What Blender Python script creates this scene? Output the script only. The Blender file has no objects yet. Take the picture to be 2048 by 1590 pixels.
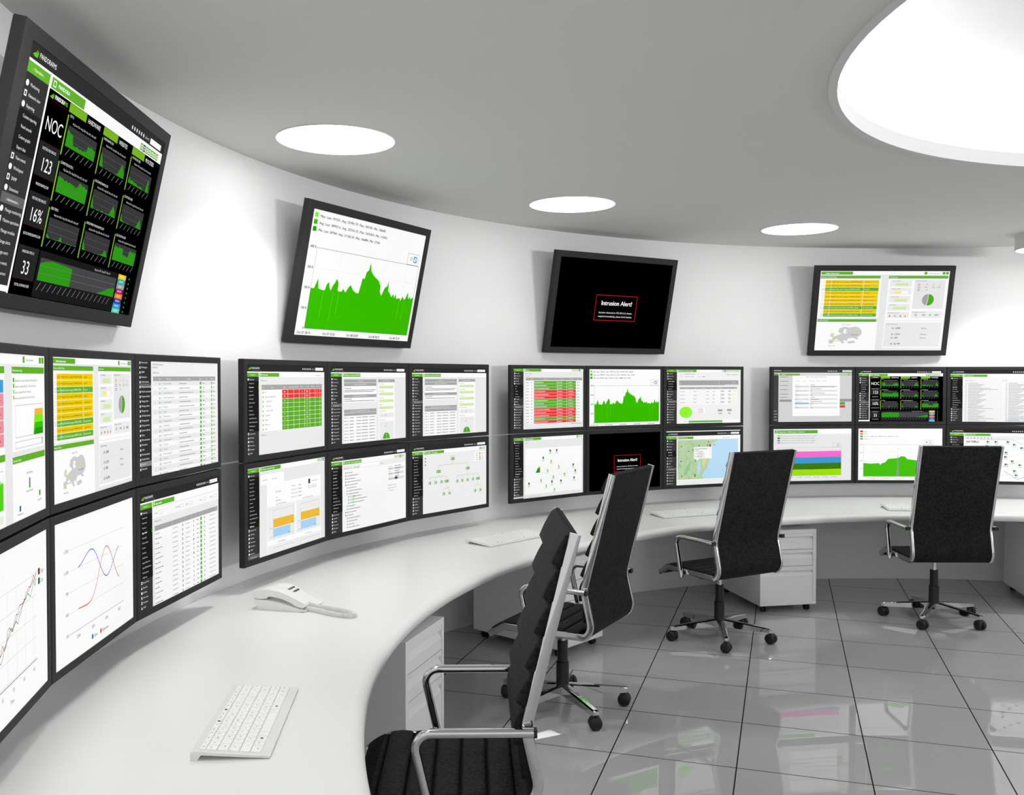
BEAM = (44, 7, 6, 62, 25, 25); WORLD = .85; EXPO = 0.; LAMP = 7.5; COVE = 14; SIDE = 265
import bpy, bmesh, math, random
from math import sin, cos, pi, radians as R
from mathutils import Vector, Matrix
SC = bpy.context.scene
COL = SC.collection
random.seed(7)

# ------------------------------------------------------------------ materials
def new_mat(name):
    m = bpy.data.materials.new(name); m.use_nodes = True
    return m, m.node_tree.nodes, m.node_tree.links
def pbr(name, col, rough=.5, metal=0., spec=.5, bump=None, coat=0.):
    m, n, l = new_mat(name); b = n['Principled BSDF']
    b.inputs['Base Color'].default_value = (*col, 1)
    b.inputs['Roughness'].default_value = rough
    b.inputs['Metallic'].default_value = metal
    b.inputs['Specular IOR Level'].default_value = spec
    b.inputs['Coat Weight'].default_value = coat
    if bump:
        sc, st, dist = bump
        tc = n.new('ShaderNodeTexCoord'); nt = n.new('ShaderNodeTexNoise'); bp = n.new('ShaderNodeBump')
        nt.inputs['Scale'].default_value = sc; nt.inputs['Detail'].default_value = 4
        bp.inputs['Strength'].default_value = st; bp.inputs['Distance'].default_value = dist
        l.new(tc.outputs['Object'], nt.inputs['Vector']); l.new(nt.outputs['Fac'], bp.inputs['Height'])
        l.new(bp.outputs['Normal'], b.inputs['Normal'])
    return m
def emit(name, strength, col=(1, 1, 1)):
    m, n, l = new_mat(name); n.remove(n['Principled BSDF'])
    e = n.new('ShaderNodeEmission'); e.inputs['Color'].default_value = (*col, 1); e.inputs['Strength'].default_value = strength
    l.new(e.outputs[0], n['Material Output'].inputs['Surface'])
    return m
def leather(name):
    m, n, l = new_mat(name); b = n['Principled BSDF']
    b.inputs['Roughness'].default_value = .6; b.inputs['Specular IOR Level'].default_value = .06
    tc = n.new('ShaderNodeTexCoord'); nt = n.new('ShaderNodeTexNoise'); vo = n.new('ShaderNodeTexVoronoi')
    nt.inputs['Scale'].default_value = 75; nt.inputs['Detail'].default_value = 5
    vo.inputs['Scale'].default_value = 150
    l.new(tc.outputs['Object'], nt.inputs['Vector']); l.new(tc.outputs['Object'], vo.inputs['Vector'])
    cr = n.new('ShaderNodeValToRGB')
    cr.color_ramp.elements[0].position = .3; cr.color_ramp.elements[0].color = (.007, .007, .007, 1)
    cr.color_ramp.elements[1].position = .75; cr.color_ramp.elements[1].color = (.030, .030, .030, 1)
    l.new(nt.outputs['Fac'], cr.inputs['Fac']); l.new(cr.outputs['Color'], b.inputs['Base Color'])
    ad = n.new('ShaderNodeMath'); ad.operation = 'ADD'
    l.new(nt.outputs['Fac'], ad.inputs[0]); l.new(vo.outputs['Distance'], ad.inputs[1])
    bp = n.new('ShaderNodeBump'); bp.inputs['Strength'].default_value = .35; bp.inputs['Distance'].default_value = .004
    l.new(ad.outputs[0], bp.inputs['Height']); l.new(bp.outputs['Normal'], b.inputs['Normal'])
    return m
def tiles(name, th, ta, tb, ts, w):
    m, n, l = new_mat(name); b = n['Principled BSDF']
    tc = n.new('ShaderNodeTexCoord'); sp = n.new('ShaderNodeSeparateXYZ'); l.new(tc.outputs['Object'], sp.inputs[0])
    def mth(op, a, c=None):
        x = n.new('ShaderNodeMath'); x.operation = op
        for i, v in enumerate((a, c)):
            if v is None: continue
            if isinstance(v, (int, float)): x.inputs[i].default_value = v
            else: l.new(v, x.inputs[i])
        return x.outputs[0]
    X, Y = sp.outputs['X'], sp.outputs['Y']
    p = mth('ADD', mth('MULTIPLY', X, cos(th)), mth('MULTIPLY', Y, -sin(th)))
    q = mth('ADD', mth('MULTIPLY', X, sin(th)), mth('MULTIPLY', Y, cos(th)))
    def line(v, off):
        f = mth('FRACT', mth('DIVIDE', mth('SUBTRACT', v, off - w / 2 - 40 * ts), ts))
        return mth('LESS_THAN', f, w / ts)
    g = mth('MAXIMUM', line(p, ta), line(q, tb))
    nt = n.new('ShaderNodeTexNoise'); nt.inputs['Scale'].default_value = 2.5
    l.new(tc.outputs['Object'], nt.inputs['Vector'])
    base = n.new('ShaderNodeMixRGB'); base.inputs[1].default_value = (.45, .45, .452, 1); base.inputs[2].default_value = (.48, .48, .482, 1)
    l.new(nt.outputs['Fac'], base.inputs[0])
    mix = n.new('ShaderNodeMixRGB'); mix.inputs[2].default_value = (.02, .02, .02, 1)
    l.new(g, mix.inputs[0]); l.new(base.outputs[0], mix.inputs[1]); l.new(mix.outputs[0], b.inputs['Base Color'])
    l.new(mth('MULTIPLY', mth('SUBTRACT', 1., g), .4), b.inputs['Specular IOR Level'])
    ro = mth('ADD', mth('MULTIPLY', g, .5), .006); l.new(ro, b.inputs['Roughness'])
    return m

M = dict(
    wall=pbr('wall_paint', (.82, .82, .82), .75, spec=.2, bump=(300, .03, .001)),
    ceil=pbr('ceiling_paint', (.68, .68, .668), .9, spec=.1, bump=(300, .03, .001)),
    rim=pbr('white_gloss_trim', (.62, .62, .62), .5),
    dome=pbr('dome_plaster', (.78, .78, .78), .9, spec=.1),
    desk=pbr('white_laminate', (.87, .87, .865), .38, spec=.4, bump=(700, .04, .0006)),
    steel=pbr('grey_white_lacquer', (.88, .88, .88), .45, spec=.4),
    frame=pbr('charcoal_plastic', (.026, .026, .027), .6, spec=.15),
    back=pbr('dark_metal', (.03, .03, .03), .5, .3),
    chrome=pbr('polished_chrome', (.64, .64, .64), .06, 1.),
    rubber=pbr('black_plastic', (.012, .012, .012), .4, spec=.4),
    column=pbr('black_lacquered_steel', (.015, .015, .015), .3, .2),
    leather=leather('black_leather'),
    key=pbr('white_key_plastic', (.93, .93, .91), .4),
    body=pbr('pale_aluminium', (.80, .80, .79), .42, spec=.4),
    ink=pbr('grey_key_print', (.25, .25, .25), .7),
    inkblack=pbr('black_key_print', (.02, .02, .02), .7),
    phonekey=pbr('dark_grey_key', (.07, .07, .07), .5),
    phone=pbr('white_phone_plastic', (.86, .86, .85), .35),
    lamp=emit('lit_diffuser', LAMP),
    cove=emit('lit_cove_strip', COVE),
    tile=tiles('polished_grey_tile', .3065, -.76285, 4.23591, .56751, .0058),
)

# ------------------------------------------------------------------ mesh helpers
class MB:
    def __init__(s): s.v = []; s.f = []
    def add(s, vs, fs):
        o = len(s.v); s.v += [tuple(v) for v in vs]; s.f += [tuple(i + o for i in f) for f in fs]
    def loops(s, L, closed=True, cap0=True, cap1=True):
        n = len(L[0]); vs = [p for l in L for p in l]; fs = []
        m = n if closed else n - 1
        for a in range(len(L) - 1):
            for i in range(m):
                j = (i + 1) % n
                fs.append((a * n + i, a * n + j, (a + 1) * n + j, (a + 1) * n + i))
        if cap0: fs.append(tuple(range(n))[::-1])
        if cap1: fs.append(tuple((len(L) - 1) * n + i for i in range(n)))
        s.add(vs, fs)
    def box(s, x0, x1, y0, y1, z0, z1):
        s.add([(x0, y0, z0), (x1, y0, z0), (x1, y1, z0), (x0, y1, z0), (x0, y0, z1), (x1, y0, z1), (x1, y1, z1), (x0, y1, z1)],
              [(0, 3, 2, 1), (4, 5, 6, 7), (0, 1, 5, 4), (1, 2, 6, 5), (2, 3, 7, 6), (3, 0, 4, 7)])
    def rbox(s, x0, x1, y0, y1, z0, z1, r, seg=3):
        bm = bmesh.new(); t = MB(); t.box(x0, x1, y0, y1, z0, z1)
        vv = [bm.verts.new(p) for p in t.v]
        for f in t.f: bm.faces.new([vv[i] for i in f])
        bmesh.ops.bevel(bm, geom=bm.edges[:], offset=r, segments=seg, affect='EDGES', profile=.5)
        bm.verts.index_update()
        s.add([v.co[:] for v in bm.verts], [[v.index for v in f.verts] for f in bm.faces]); bm.free()
    def lathe(s, prof, n=24, c=(0, 0), a0=0., a1=2 * pi, cap=False):
        full = abs(a1 - a0 - 2 * pi) < 1e-6
        k = n if full else n + 1
        L = [[(c[0] + r * cos(a0 + (a1 - a0) * i / n), c[1] + r * sin(a0 + (a1 - a0) * i / n), z) for i in range(k)] for r, z in prof]
        vs = [p for l in L for p in l]; fs = []
        for a in range(len(L) - 1):
            for i in range(k if full else k - 1):
                j = (i + 1) % k
                fs.append((a * k + i, a * k + j, (a + 1) * k + j, (a + 1) * k + i))
        if cap:
            fs.append(tuple(range(k))[::-1]); fs.append(tuple((len(L) - 1) * k + i for i in range(k)))
        s.add(vs, fs)
    def ring(s, prof, a0, a1, n, c):
        """closed cross-section prof [(r,z)] swept round c from a0 to a1, ends capped"""
        L = [[(c[0] + r * cos(a0 + (a1 - a0) * i / n), c[1] + r * sin(a0 + (a1 - a0) * i / n), z) for r, z in prof] for i in range(n + 1)]
        s.loops(L)
    def tube(s, pts, r, n=8, cap=True):
        s.sweep(pts, [(r * cos(2 * pi * i / n), r * sin(2 * pi * i / n)) for i in range(n)], cap=cap)
    def sweep(s, pts, sec, up=Vector((0, 1, 0)), cap=True, scale=None):
        """sec = (a,b): a along up-ish axis, b along the in-plane normal"""
        pts = [Vector(p) for p in pts]; L = []
        for i, p in enumerate(pts):
            t = (pts[min(i + 1, len(pts) - 1)] - pts[max(i - 1, 0)]).normalized()
            u = (up - t * up.dot(t)).normalized(); w = t.cross(u)
            k = scale[i] if scale else 1
            L.append([tuple(p + u * a * k + w * b * k) for a, b in sec])
        s.loops(L, True, cap, cap)
    def mesh(s, name, mat, smooth=None):
        me = bpy.data.meshes.new(name); me.from_pydata(s.v, [], s.f); me.validate()
        bm = bmesh.new(); bm.from_mesh(me); bmesh.ops.recalc_face_normals(bm, faces=bm.faces[:]); bm.to_mesh(me); bm.free()
        if smooth is not None: me.shade_smooth(); me.set_sharp_from_angle(angle=R(smooth))
        if mat: me.materials.append(mat)
        return me
    def build(s, name, mat, parent=None, smooth=None):
        return put(name, s.mesh(name, mat, smooth), parent)
def put(name, me, parent=None):
    o = bpy.data.objects.new(name, me); COL.objects.link(o)
    if parent: o.parent = parent
    return o
def empty(name, loc=(0, 0, 0), rz=0.):
    o = bpy.data.objects.new(name, None); COL.objects.link(o)
    o.location = loc; o.rotation_euler = (0, 0, rz); o.empty_display_size = .1
    return o
def tag(o, label, cat, group=None):
    o['label'] = label; o['category'] = cat; o['kind'] = 'thing'
    if group: o['group'] = group
    return o
def struct(o): o['kind'] = 'structure'; return o
def copy_tree(o, parent=None):
    c = o.copy(); COL.objects.link(c)
    if parent: c.parent = parent
    for ch in list(o.children): copy_tree(ch, c)
    return c
def fillet(pts, rad, seg=6):
    """round the corners of a polyline of 2D points; rad per vertex"""
    out = []
    for i, p in enumerate(pts):
        p = Vector(p); r = rad[i]
        if i in (0, len(pts) - 1) or r <= 0: out.append(p); continue
        a = (Vector(pts[i - 1]) - p).normalized(); b = (Vector(pts[i + 1]) - p).normalized()
        ang = a.angle(b); d = r / math.tan(ang / 2)
        c = p + (a + b).normalized() * (r / sin(ang / 2))
        s0 = (p + a * d) - c; s1 = (p + b * d) - c
        tot = s0.angle(s1); sg = 1 if s0.cross(s1) > 0 else -1
        for k in range(seg + 1):
            out.append(c + Matrix.Rotation(sg * tot * k / seg, 2) @ s0)
    return out
def rrect(w, h, r, seg=3):
    o = []
    for cx, cy, a0 in ((w / 2 - r, h / 2 - r, 0), (-w / 2 + r, h / 2 - r, pi / 2), (-w / 2 + r, -h / 2 + r, pi), (w / 2 - r, -h / 2 + r, 3 * pi / 2)):
        for k in range(seg + 1):
            a = a0 + pi / 2 * k / seg; o.append((cx + r * cos(a), cy + r * sin(a)))
    return o
# ------------------------------------------------------------------ the room
C = Vector((3.35309, 3.16876)); RW = 4.83; ZC = 2.86; DC = (3.2286, 2.8983); RD = 2.024
def pol(r, deg, z=0.): return Vector((C.x + r * cos(R(deg)), C.y + r * sin(R(deg)), z))
A0, A1 = R(25), R(205)
b = MB(); b.ring([(RW, 0), (RW + .12, 0), (RW + .12, ZC), (RW, ZC)], A0, A1, 200, C)
struct(b.build('wall_back', M['wall'], smooth=30))
b = MB(); b.ring([(RW, 0), (RW + .12, 0), (RW + .12, 2.02), (RW, 2.02)], R(-70), A0 - .001, 80, C)  # unseen baffle wall, its height set to block the side light lower down
struct(b.build('wall_right_light_baffle', M['wall'], smooth=30))
b = MB(); b.box(C.x - 5.6, C.x + 5.6, C.y - 5.6, C.y + 5.6, -.1, 0); struct(b.build('floor', M['tile']))
# ceiling slab with the round opening
b = MB(); n = 128
def circ(c, r, z): return [(c[0] + r * cos(2 * pi * i / n), c[1] + r * sin(2 * pi * i / n), z) for i in range(n)]
b.loops([circ(DC, RD, ZC), circ(C, 5.1, ZC), circ(C, 5.1, ZC + .05), circ(DC, RD, ZC + .05), circ(DC, RD, ZC)], True, False, False)
struct(b.build('ceiling', M['ceil'], smooth=30))
# narrow lip and upright rim of the opening
b = MB(); b.lathe([(RD + .03, ZC), (RD + .03, ZC - .006), (RD - .003, ZC - .006), (RD - .003, ZC + .062), (RD + .02, ZC + .062)], 128, DC)
struct(b.build('trim_1', M['rim'], smooth=30))
# luminous dome over the opening
dome = tag(empty('ceiling_dome_light', (DC[0], DC[1], ZC)), 'large round luminous dome recessed in the middle of the ceiling', 'light')
b = MB(); b.lathe([(RD - .002, .063), (2.32, .063), (2.32, .11)], 96); b.build('cove_ledge', M['dome'], dome, 40)
b = MB(); b.lathe([(2.12, .066), (2.12, .09), (2.2, .09), (2.2, .066)], 96); b.build('light_strip', M['cove'], dome, 40)
b = MB(); b.lathe([(2.32, .11), (2.30, .16), (2.24, .21), (2.1, .28), (1.8, .42), (1.4, .60), (.9, .76), (.45, .84), (.02, .87)], 96); b.build('dome_shell', M['dome'], dome, 60)

# ceiling lamps round the dome
RI = 4.16
spots = [(-.7339, 4.3546), (.5122, 5.97), (2.3029, 6.9579)]
LAMP_W = dict()
def lamp(x, y, drop, label, power):
    o = tag(empty('ceiling_lamp', (x, y, ZC)), label, 'light', 'round ceiling lamps in a ring')
    m = MB(); m.lathe([(.281, 0), (.281, -drop), (.274, -drop), (.274, -drop + .004)], 64); m.build('housing', M['ceil'], o, 30)
    m = MB(); m.lathe([(.274, -drop + .002), (.001, -drop + .002)], 64); m.build('diffuser', M['lamp'], o)
    li = bpy.data.lights.new('ceiling_lamp_beam', 'SPOT'); li.energy = power; li.spot_size = R(132); li.spot_blend = .5; li.shadow_soft_size = .1
    lo = bpy.data.objects.new('lamp_beam', li); COL.objects.link(lo); lo.parent = o; lo.location = (0, 0, -drop - .03)
    return o
lamp(*spots[0], .004, 'round ceiling lamp that looks largest, left of and above the green chart screen', BEAM[0])
lamp(*spots[1], .004, 'flush round ceiling lamp between the green chart screen and the black alert screen', BEAM[1])
lamp(*spots[2], .004, 'flush round ceiling lamp between the black alert screen and the yellow table screen', BEAM[2])
lamp(4.36, 7.17, .12, 'round ceiling lamp with a deep drum, half cut by the right picture edge', BEAM[3])
for k, d in enumerate((46, 17, -12, -41)):
    lamp(DC[0] + RI * cos(R(d)), DC[1] + RI * sin(R(d)), .004, ['round ceiling lamp beyond the right picture edge, next to the drum lamp', 'round ceiling lamp on the right side of the room, out of the picture',
         'round ceiling lamp on the right side near the camera, out of the picture', 'round ceiling lamp behind the camera on the right'][k], BEAM[4])
lamp(DC[0] + RI * cos(R(188)), DC[1] + RI * sin(R(188)), .004, 'round ceiling lamp over the leftmost monitor bank, out of the picture', BEAM[5])

# curved desk along the wall
ZD = .723; RR = 3.76; TH = .06
prof = [(RW - .002, ZD), (RR + .045, ZD)]
for k in range(1, 9):
    a = pi / 2 * k / 8; prof.append((RR + .045 - .045 * sin(a), ZD - .03 + .03 * cos(a)))
for k in range(1, 7):
    a = pi / 2 * k / 6; prof.append((RR + .03 - .03 * cos(a), ZD - .03 - .03 * sin(a)))
prof.append((RW - .002, ZD - TH))
b = MB(); b.ring(prof, R(26), R(204), 180, C)
tag(b.build('curved_desk', M['desk'], smooth=35), 'long white curved desk running round the wall under the monitors', 'desk')

# ------------------------------------------------------------------ pedestals
def pedestal():
    root = empty('drawer_pedestal')
    W, D, Z0, Z1 = .45, .74, .052, .614     # front at y=0, back at +y
    m = MB(); t = .026
    # carcass: shell with an open front
    def rc(x0, x1, z0, z1, y): return [(x0, y, z0), (x1, y, z0), (x1, y, z1), (x0, y, z1)]
    m.loops([rc(-W / 2 + t, W / 2 - t, Z0 + t, Z1 - t, D - .03), rc(-W / 2 + t, W / 2 - t, Z0 + t, Z1 - t, .001), rc(-W / 2 + t, W / 2 - t, Z0 + t, Z1 - t, 0), rc(-W / 2, W / 2, Z0, Z1, 0), rc(-W / 2, W / 2, Z0, Z1, .001), rc(-W / 2, W / 2, Z0, Z1, D)])
    m.build('carcass', M['steel'], root)
    xi = W / 2 - t - .0015
    z = Z1 - t - .0015
    for lip, rec, face in ((.025, .040, .056), (.024, .040, .058), (.032, .040, .192)):
        a = [(0.002, z), (0.002, z - lip), (.026, z - lip), (.026, z - lip - .004), (.003, z - lip - rec), (.003, z - lip - rec - face + .002), (.3, z - lip - rec - face + .002), (.3, z)]
        m = MB(); m.loops([[(-xi, y, q) for y, q in a], [(xi, y, q) for y, q in a]]); m.build('drawer', M['steel'], root)
        z -= lip + rec + face + .0015
    for x in (-W / 2 + .05, W / 2 - .05):
        for y in (.05, D - .06): caster_small(x, y, root)
    return root
def caster_small(x, y, root):
    m = MB()
    for s in (-1, 1):
        m.add(*disc((x + s * .011, y, .0235), .0235, .016))
    m.box(x - .02, x + .02, y - .012, y + .012, .034, .053)
    m.build('caster', M['rubber'], root, 40)
def disc(c, r, w, n=20, ax=0):
    vs = []; fs = []
    prof = [(-w / 2, .001), (-w / 2, r * .8), (-w * .38, r * .95), (-w * .2, r), (w * .2, r), (w * .38, r * .95), (w / 2, r * .8), (w / 2, .001)]
    for d, rr in prof:
        for i in range(n):
            a = 2 * pi * i / n
            vs.append((c[0] + d, c[1] + rr * cos(a), c[2] + rr * sin(a)))
    for k in range(len(prof) - 1):
        for i in range(n):
            j = (i + 1) % n; fs.append((k * n + i, k * n + j, (k + 1) * n + j, (k + 1) * n + i))
    return vs, fs
ped = pedestal()
G = 'drawer pedestals under the desk'
# (front-left corner, direction of the front edge)
for i, (fx, fy, ang, lab) in enumerate((
        (-.372, 3.925, 71.7, 'pale drawer pedestal under the desk behind the arms of the nearest chair'),
        (.418, 5.695, 47.5, 'pale drawer pedestal mostly hidden behind the backs of the two overlapping chairs'),
        (1.979, 6.798, 10.8, 'pale three-drawer pedestal seen from the front beside the chair on open floor'),
        (4.075, 6.88, -12., 'pale pedestal at the right picture edge showing only its shaded side'))):
    o = ped if i == 0 else copy_tree(ped)
    a = R(ang); o.location = (fx + .225 * cos(a), fy + .225 * sin(a), 0); o.rotation_euler = (0, 0, a)
    tag(o, lab, 'cabinet', G)
# ------------------------------------------------------------------ chairs
def make_chair():
    root = empty('office_chair')
    key = [(-.388, 1.283), (-.2405, .70), (-.281, .525), (-.256, .470), (.205, .470), (.290, .420)]
    path = fillet(key, [0, .13, .075, .045, .03, 0], 8)
    P3 = lambda p, y: (p[0], y, p[1])
    # frame: two chromed flat bars and cross braces
    sec = rrect(.018, .034, .004, 2)
    for s in (1, -1):
        m = MB(); m.sweep([P3(p, s * .271) for p in path], sec); m.build('side_bar', M['chrome'], root, 30)
    # arc length table
    L = [0]
    for a, c in zip(path, path[1:]): L.append(L[-1] + (c - a).length)
    def at(s):
        s = max(0, min(L[-1] - 1e-6, s))
        for i in range(len(L) - 1):
            if L[i + 1] >= s:
                t = (s - L[i]) / (L[i + 1] - L[i]); d = (path[i + 1] - path[i]).normalized()
                return path[i].lerp(path[i + 1], t), Vector((-d.y, d.x))
    def off(s, d): p, nn = at(s); return p + nn * d
    # the normal must point to the sitter (forward on the back, up on the seat)
    assert at(.2)[1].x > 0 and at(L[-1] - .2)[1].y > 0
    # sling of leather from top rail to seat front
    N = 70; s0, s1 = .004, L[-1] - .004
    top = [off(s0 + (s1 - s0) * i / N, .004) for i in range(N + 1)]; bot = [off(s0 + (s1 - s0) * i / N, -.012) for i in range(N + 1)]
    poly = top + bot[::-1]
    m = MB(); m.loops([[P3(p, y) for p in poly] for y in (-.262, -.255, .255, .262)]); m.build('leather_sling', M['leather'], root, 50)
    def pad(sa, sb, ta, tb, name, bulge):
        n = 10; pts = []
        for i in range(n + 1):
            u = i / n; s = sa + (sb - sa) * u
            t = ta + (tb - ta) * u + bulge * sin(pi * u)
            if i == 0: t *= .75
            pts.append((s, t))
        pts = [(sa + .001, .004)] + pts + [(sb + .004, tb * .82), (sb + .004, tb * .4), (sb - .002, .004)]
        loops = []
        for y, k in ((-.2615, .55), (-.2605, .82), (-.256, .95), (-.24, 1), (-.1, 1.02), (.1, 1.02), (.24, 1), (.256, .95), (.2605, .82), (.2615, .55)):
            loops.append([P3(off(s, .004 + (t - .004) * k), y) for s, t in pts])
        m = MB(); m.loops(loops); m.build(name, M['leather'], root, 60)
    def arc(f):
        return next(i * .002 for i in range(int(L[-1] / .002)) if f(at(i * .002)[0]))
    sb = arc(lambda p: p.y < .55)
    k = 7
    for i in range(k):
        pad(sb * i / k + .004, sb * (i + 1) / k - .004, .022, .047, 'back_cushion', .003)
    sc = arc(lambda p: p.x > -.215 and p.y < .5)
    se = L[-1] - .012; k = 6
    for i in range(k):
        pad(sc + (se - sc) * i / k + .004, sc + (se - sc) * (i + 1) / k - .007, .024, .024, 'seat_cushion', .004)
    # arms
    ap = fillet([(-.262, .700), (.098, .700), (.036, .435)], [0, .045, 0], 8)
    asec = rrect(.030, .026, .010, 4)
    for s in (1, -1):
        m = MB(); m.sweep([P3(p, s * .302) for p in ap], asec); am = m.build('armrest', M['chrome'], root, 40)
        m = MB(); m.box(-.272, -.2605, s * .302 - .014, s * .302 + .014, .6885, .7115); m.build('end_cap', M['rubber'], am)
        m = MB(); m.box(-.262, -.236, min(s * .279, s * .290), max(s * .279, s * .290), .692, .708); m.build('mounting_block', M['rubber'], am)
        m = MB(); m.box(.026, .05, min(s * .279, s * .289), max(s * .279, s * .289), .450, .472); m.build('mounting_block', M['rubber'], am)
    # swivel mechanism, gas column
    m = MB(); m.rbox(-.10, .12, -.07, .07, .430, .457, .006, 2); m.box(-.12, -.09, -.262, .262, .445, .459); m.box(.07, .1, -.262, .262, .445, .459); m.build('seat_mechanism', M['rubber'], root, 30)
    m = MB(); m.lathe([(.001, .435), (.017, .435), (.017, .355), (.001, .355)], 20); m.build('piston', M['chrome'], root, 30)
    m = MB(); m.lathe([(.001, .36), (.026, .36), (.028, .357), (.028, .25), (.034, .247), (.035, .10), (.033, .075), (.001, .075)], 24); m.build('gas_column', M['column'], root, 30)
    # star base
    for i in range(5):
        a = 2 * pi * i / 5
        e = Vector((cos(a), sin(a), 0)); f = Vector((-sin(a), cos(a), 0)); up = Vector((0, 0, 1))
        loops = []
        for r, zt, h, w in ((.02, .132, .050, .028), (.05, .130, .048, .026), (.20, .114, .038, .021), (.325, .100, .029, .017), (.345, .098, .026, .016), (.353, .096, .018, .011)):
            pr = [(-w, -h), (w, -h), (w, -.006), (w * .6, 0), (-w * .6, 0), (-w, -.006)]
            loops.append([tuple(e * r + f * x + up * (zt + z)) for x, z in pr])
        m = MB(); m.loops(loops); leg = m.build('base_leg', M['chrome'], root, 30)
        # caster
        sw = [.5, -.9, 1.2, -.4, .8][i]; q = Matrix.Rotation(a + pi / 2 + sw, 3, 'Z'); cen = e * .335
        m = MB()
        for s in (-1, 1):
            vs, fs = disc((s * .017, 0, .0335), .0335, .025, 24)
            m.add([q @ Vector(v) + cen for v in vs], fs)
        hood = []
        for x in (-.010, .010):
            hood.append([(x, .024 * cos(t), .0335 + .037 * sin(t) if t < pi else .0335) for t in [pi * j / 10 for j in range(11)]])
        hl = MB(); hl.loops(hood); m.add([q @ Vector(v) + cen for v in hl.v], hl.f)
        cm = m.build('caster', M['rubber'], root, 40)
        m = MB(); m.lathe([(.001, .078), (.008, .078), (.008, .066), (.001, .066)], 12, (cen.x, cen.y)); m.build('stem', M['chrome'], cm, 30)
    return root
chair = make_chair()
G = 'black high-backed office chairs at the desk'
for i, (x, y, ang, lab) in enumerate((
        (-.147, 3.000, 181.2, 'nearest black padded office chair, cut by the bottom edge, chrome arms across the foreground'),
        (.3704, 4.8533, 150.5, 'second black office chair, partly hidden behind the back of the nearest chair'),
        (1.5216, 6.1635, 119.6, 'black office chair standing free in front of the keyboard and the map monitor'),
        (3.185, 6.635, 88.5, 'farthest black office chair seen square from behind, before the grey spike chart monitor'))):
    o = chair if i == 0 else copy_tree(chair)
    o.location = (x, y, 0); o.rotation_euler = (0, 0, R(ang)); tag(o, lab, 'chair', G)

# ------------------------------------------------------------------ keyboards
def make_keyboard():
    root = empty('computer_keyboard')      # origin: back-left corner as the typist sees it; +x right, +y away
    W, D = .55, .21
    m = MB()   # wedge-shaped aluminium tray (y=0 front edge .. y=D back edge)
    zf, zb = .007, .024
    pr = [(0, .002), (0, zf), (D - .012, zb), (D, zb - .002), (D, .0), (D - .018, .0), (D - .028, zb - .010), (.01, .002)]
    m.loops([[(x, y, z) for y, z in pr] for x in (0, W)]); m.build('tray', M['body'], root, 25)
    rows = [[1] * 17,
            [1] * 13 + [2] + [1] * 2,
            [1.5] + [1] * 12 + [1.5] + [1] * 2,
            [1.75] + [1] * 11 + [2.25] + [1] * 2,
            [2.25] + [1] * 10 + [1.75] + [1] * 3,
            [1.5, 1, 1.25, 1] + [5] + [1, 1.25, 1.25] + [1] * 4]
    y = D - .020; sl = (zb - zf) / (D - .012)
    ix = 0; prng = random.Random(3)
    for ri, row in enumerate(rows):
        h = .018 if ri == 0 else .0294
        tot = sum(row); u = (W - .024) / tot; x = .012
        for ci, wd in enumerate(row):
            w = wd * u
            m = MB(); g = .0017; z0 = zf + sl * (y - h + g); z1 = zf + sl * (y - g)
            x0, x1, y0, y1 = x + g, x + w - g, y - h + g, y - g
            m.loops([[(x0, y0, z0), (x1, y0, z0), (x1, y1, z1), (x0, y1, z1)],
                     [(x0, y0, z0 + .0036), (x1, y0, z0 + .0036), (x1, y1, z1 + .0036), (x0, y1, z1 + .0036)],
                     [(x0 + .001, y0 + .001, z0 + .0045), (x1 - .001, y0 + .001, z0 + .0045), (x1 - .001, y1 - .001, z1 + .0045), (x0 + .001, y1 - .001, z1 + .0045)]])
            me = m.mesh('key', M['key'])
            # printed mark on the cap
            if wd < 4:
                dark = (ri, ci) in ((5, 2), (5, 6), (0, 6), (0, 9))
                cx, cy = (x0 + x1) / 2, (y0 + y1) / 2; mk = MB()
                for q in range(prng.choice((1, 2, 2, 3))):
                    a = cx + prng.uniform(-.006, .004); bq = cy + prng.uniform(-.004, .003); ww = prng.uniform(.002, .005); hh = prng.uniform(.001, .0035)
                    if dark: a, bq, ww, hh = cx - .004, cy - .004, .008, .008
                    zz = lambda yy: zf + sl * yy + .0047
                    mk.add([(a, bq, zz(bq)), (a + ww, bq, zz(bq)), (a + ww, bq + hh, zz(bq + hh)), (a, bq + hh, zz(bq + hh))], [(0, 1, 2, 3)])
                o = len(me.vertices)
                bm = bmesh.new(); bm.from_mesh(me)
                vv = [bm.verts.new(v) for v in mk.v]
                for f in mk.f:
                    fc = bm.faces.new([vv[i] for i in f]); fc.material_index = 1
                bm.to_mesh(me); bm.free(); me.materials.append(M['inkblack' if dark else 'ink'])
            put('key', me, root)
            x += w
        y -= h
    return root
kb = make_keyboard()
G = 'white keyboards on the curved desk'
# (near-left front corner, direction of the long axis)
for i, (x, y, ang, lab) in enumerate((
        (-.5990, 2.4620, 94.0, 'white keyboard lying nearest, on the desk left of the front chair'),
        (-.0112, 5.5427, 47.8, 'white keyboard on the desk just left of the two overlapping chair backs'),
        (1.2456, 6.6751, 23.2, 'white keyboard on the desk behind the free standing third chair'),
        (3.0408, 7.0612, -6.0, 'farthest white keyboard, half hidden by the chair back at the right'))):
    o = kb if i == 0 else copy_tree(kb)
    o.location = (x, y, ZD + .0005); o.rotation_euler = (0, 0, R(ang)); tag(o, lab, 'keyboard', G)

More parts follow.
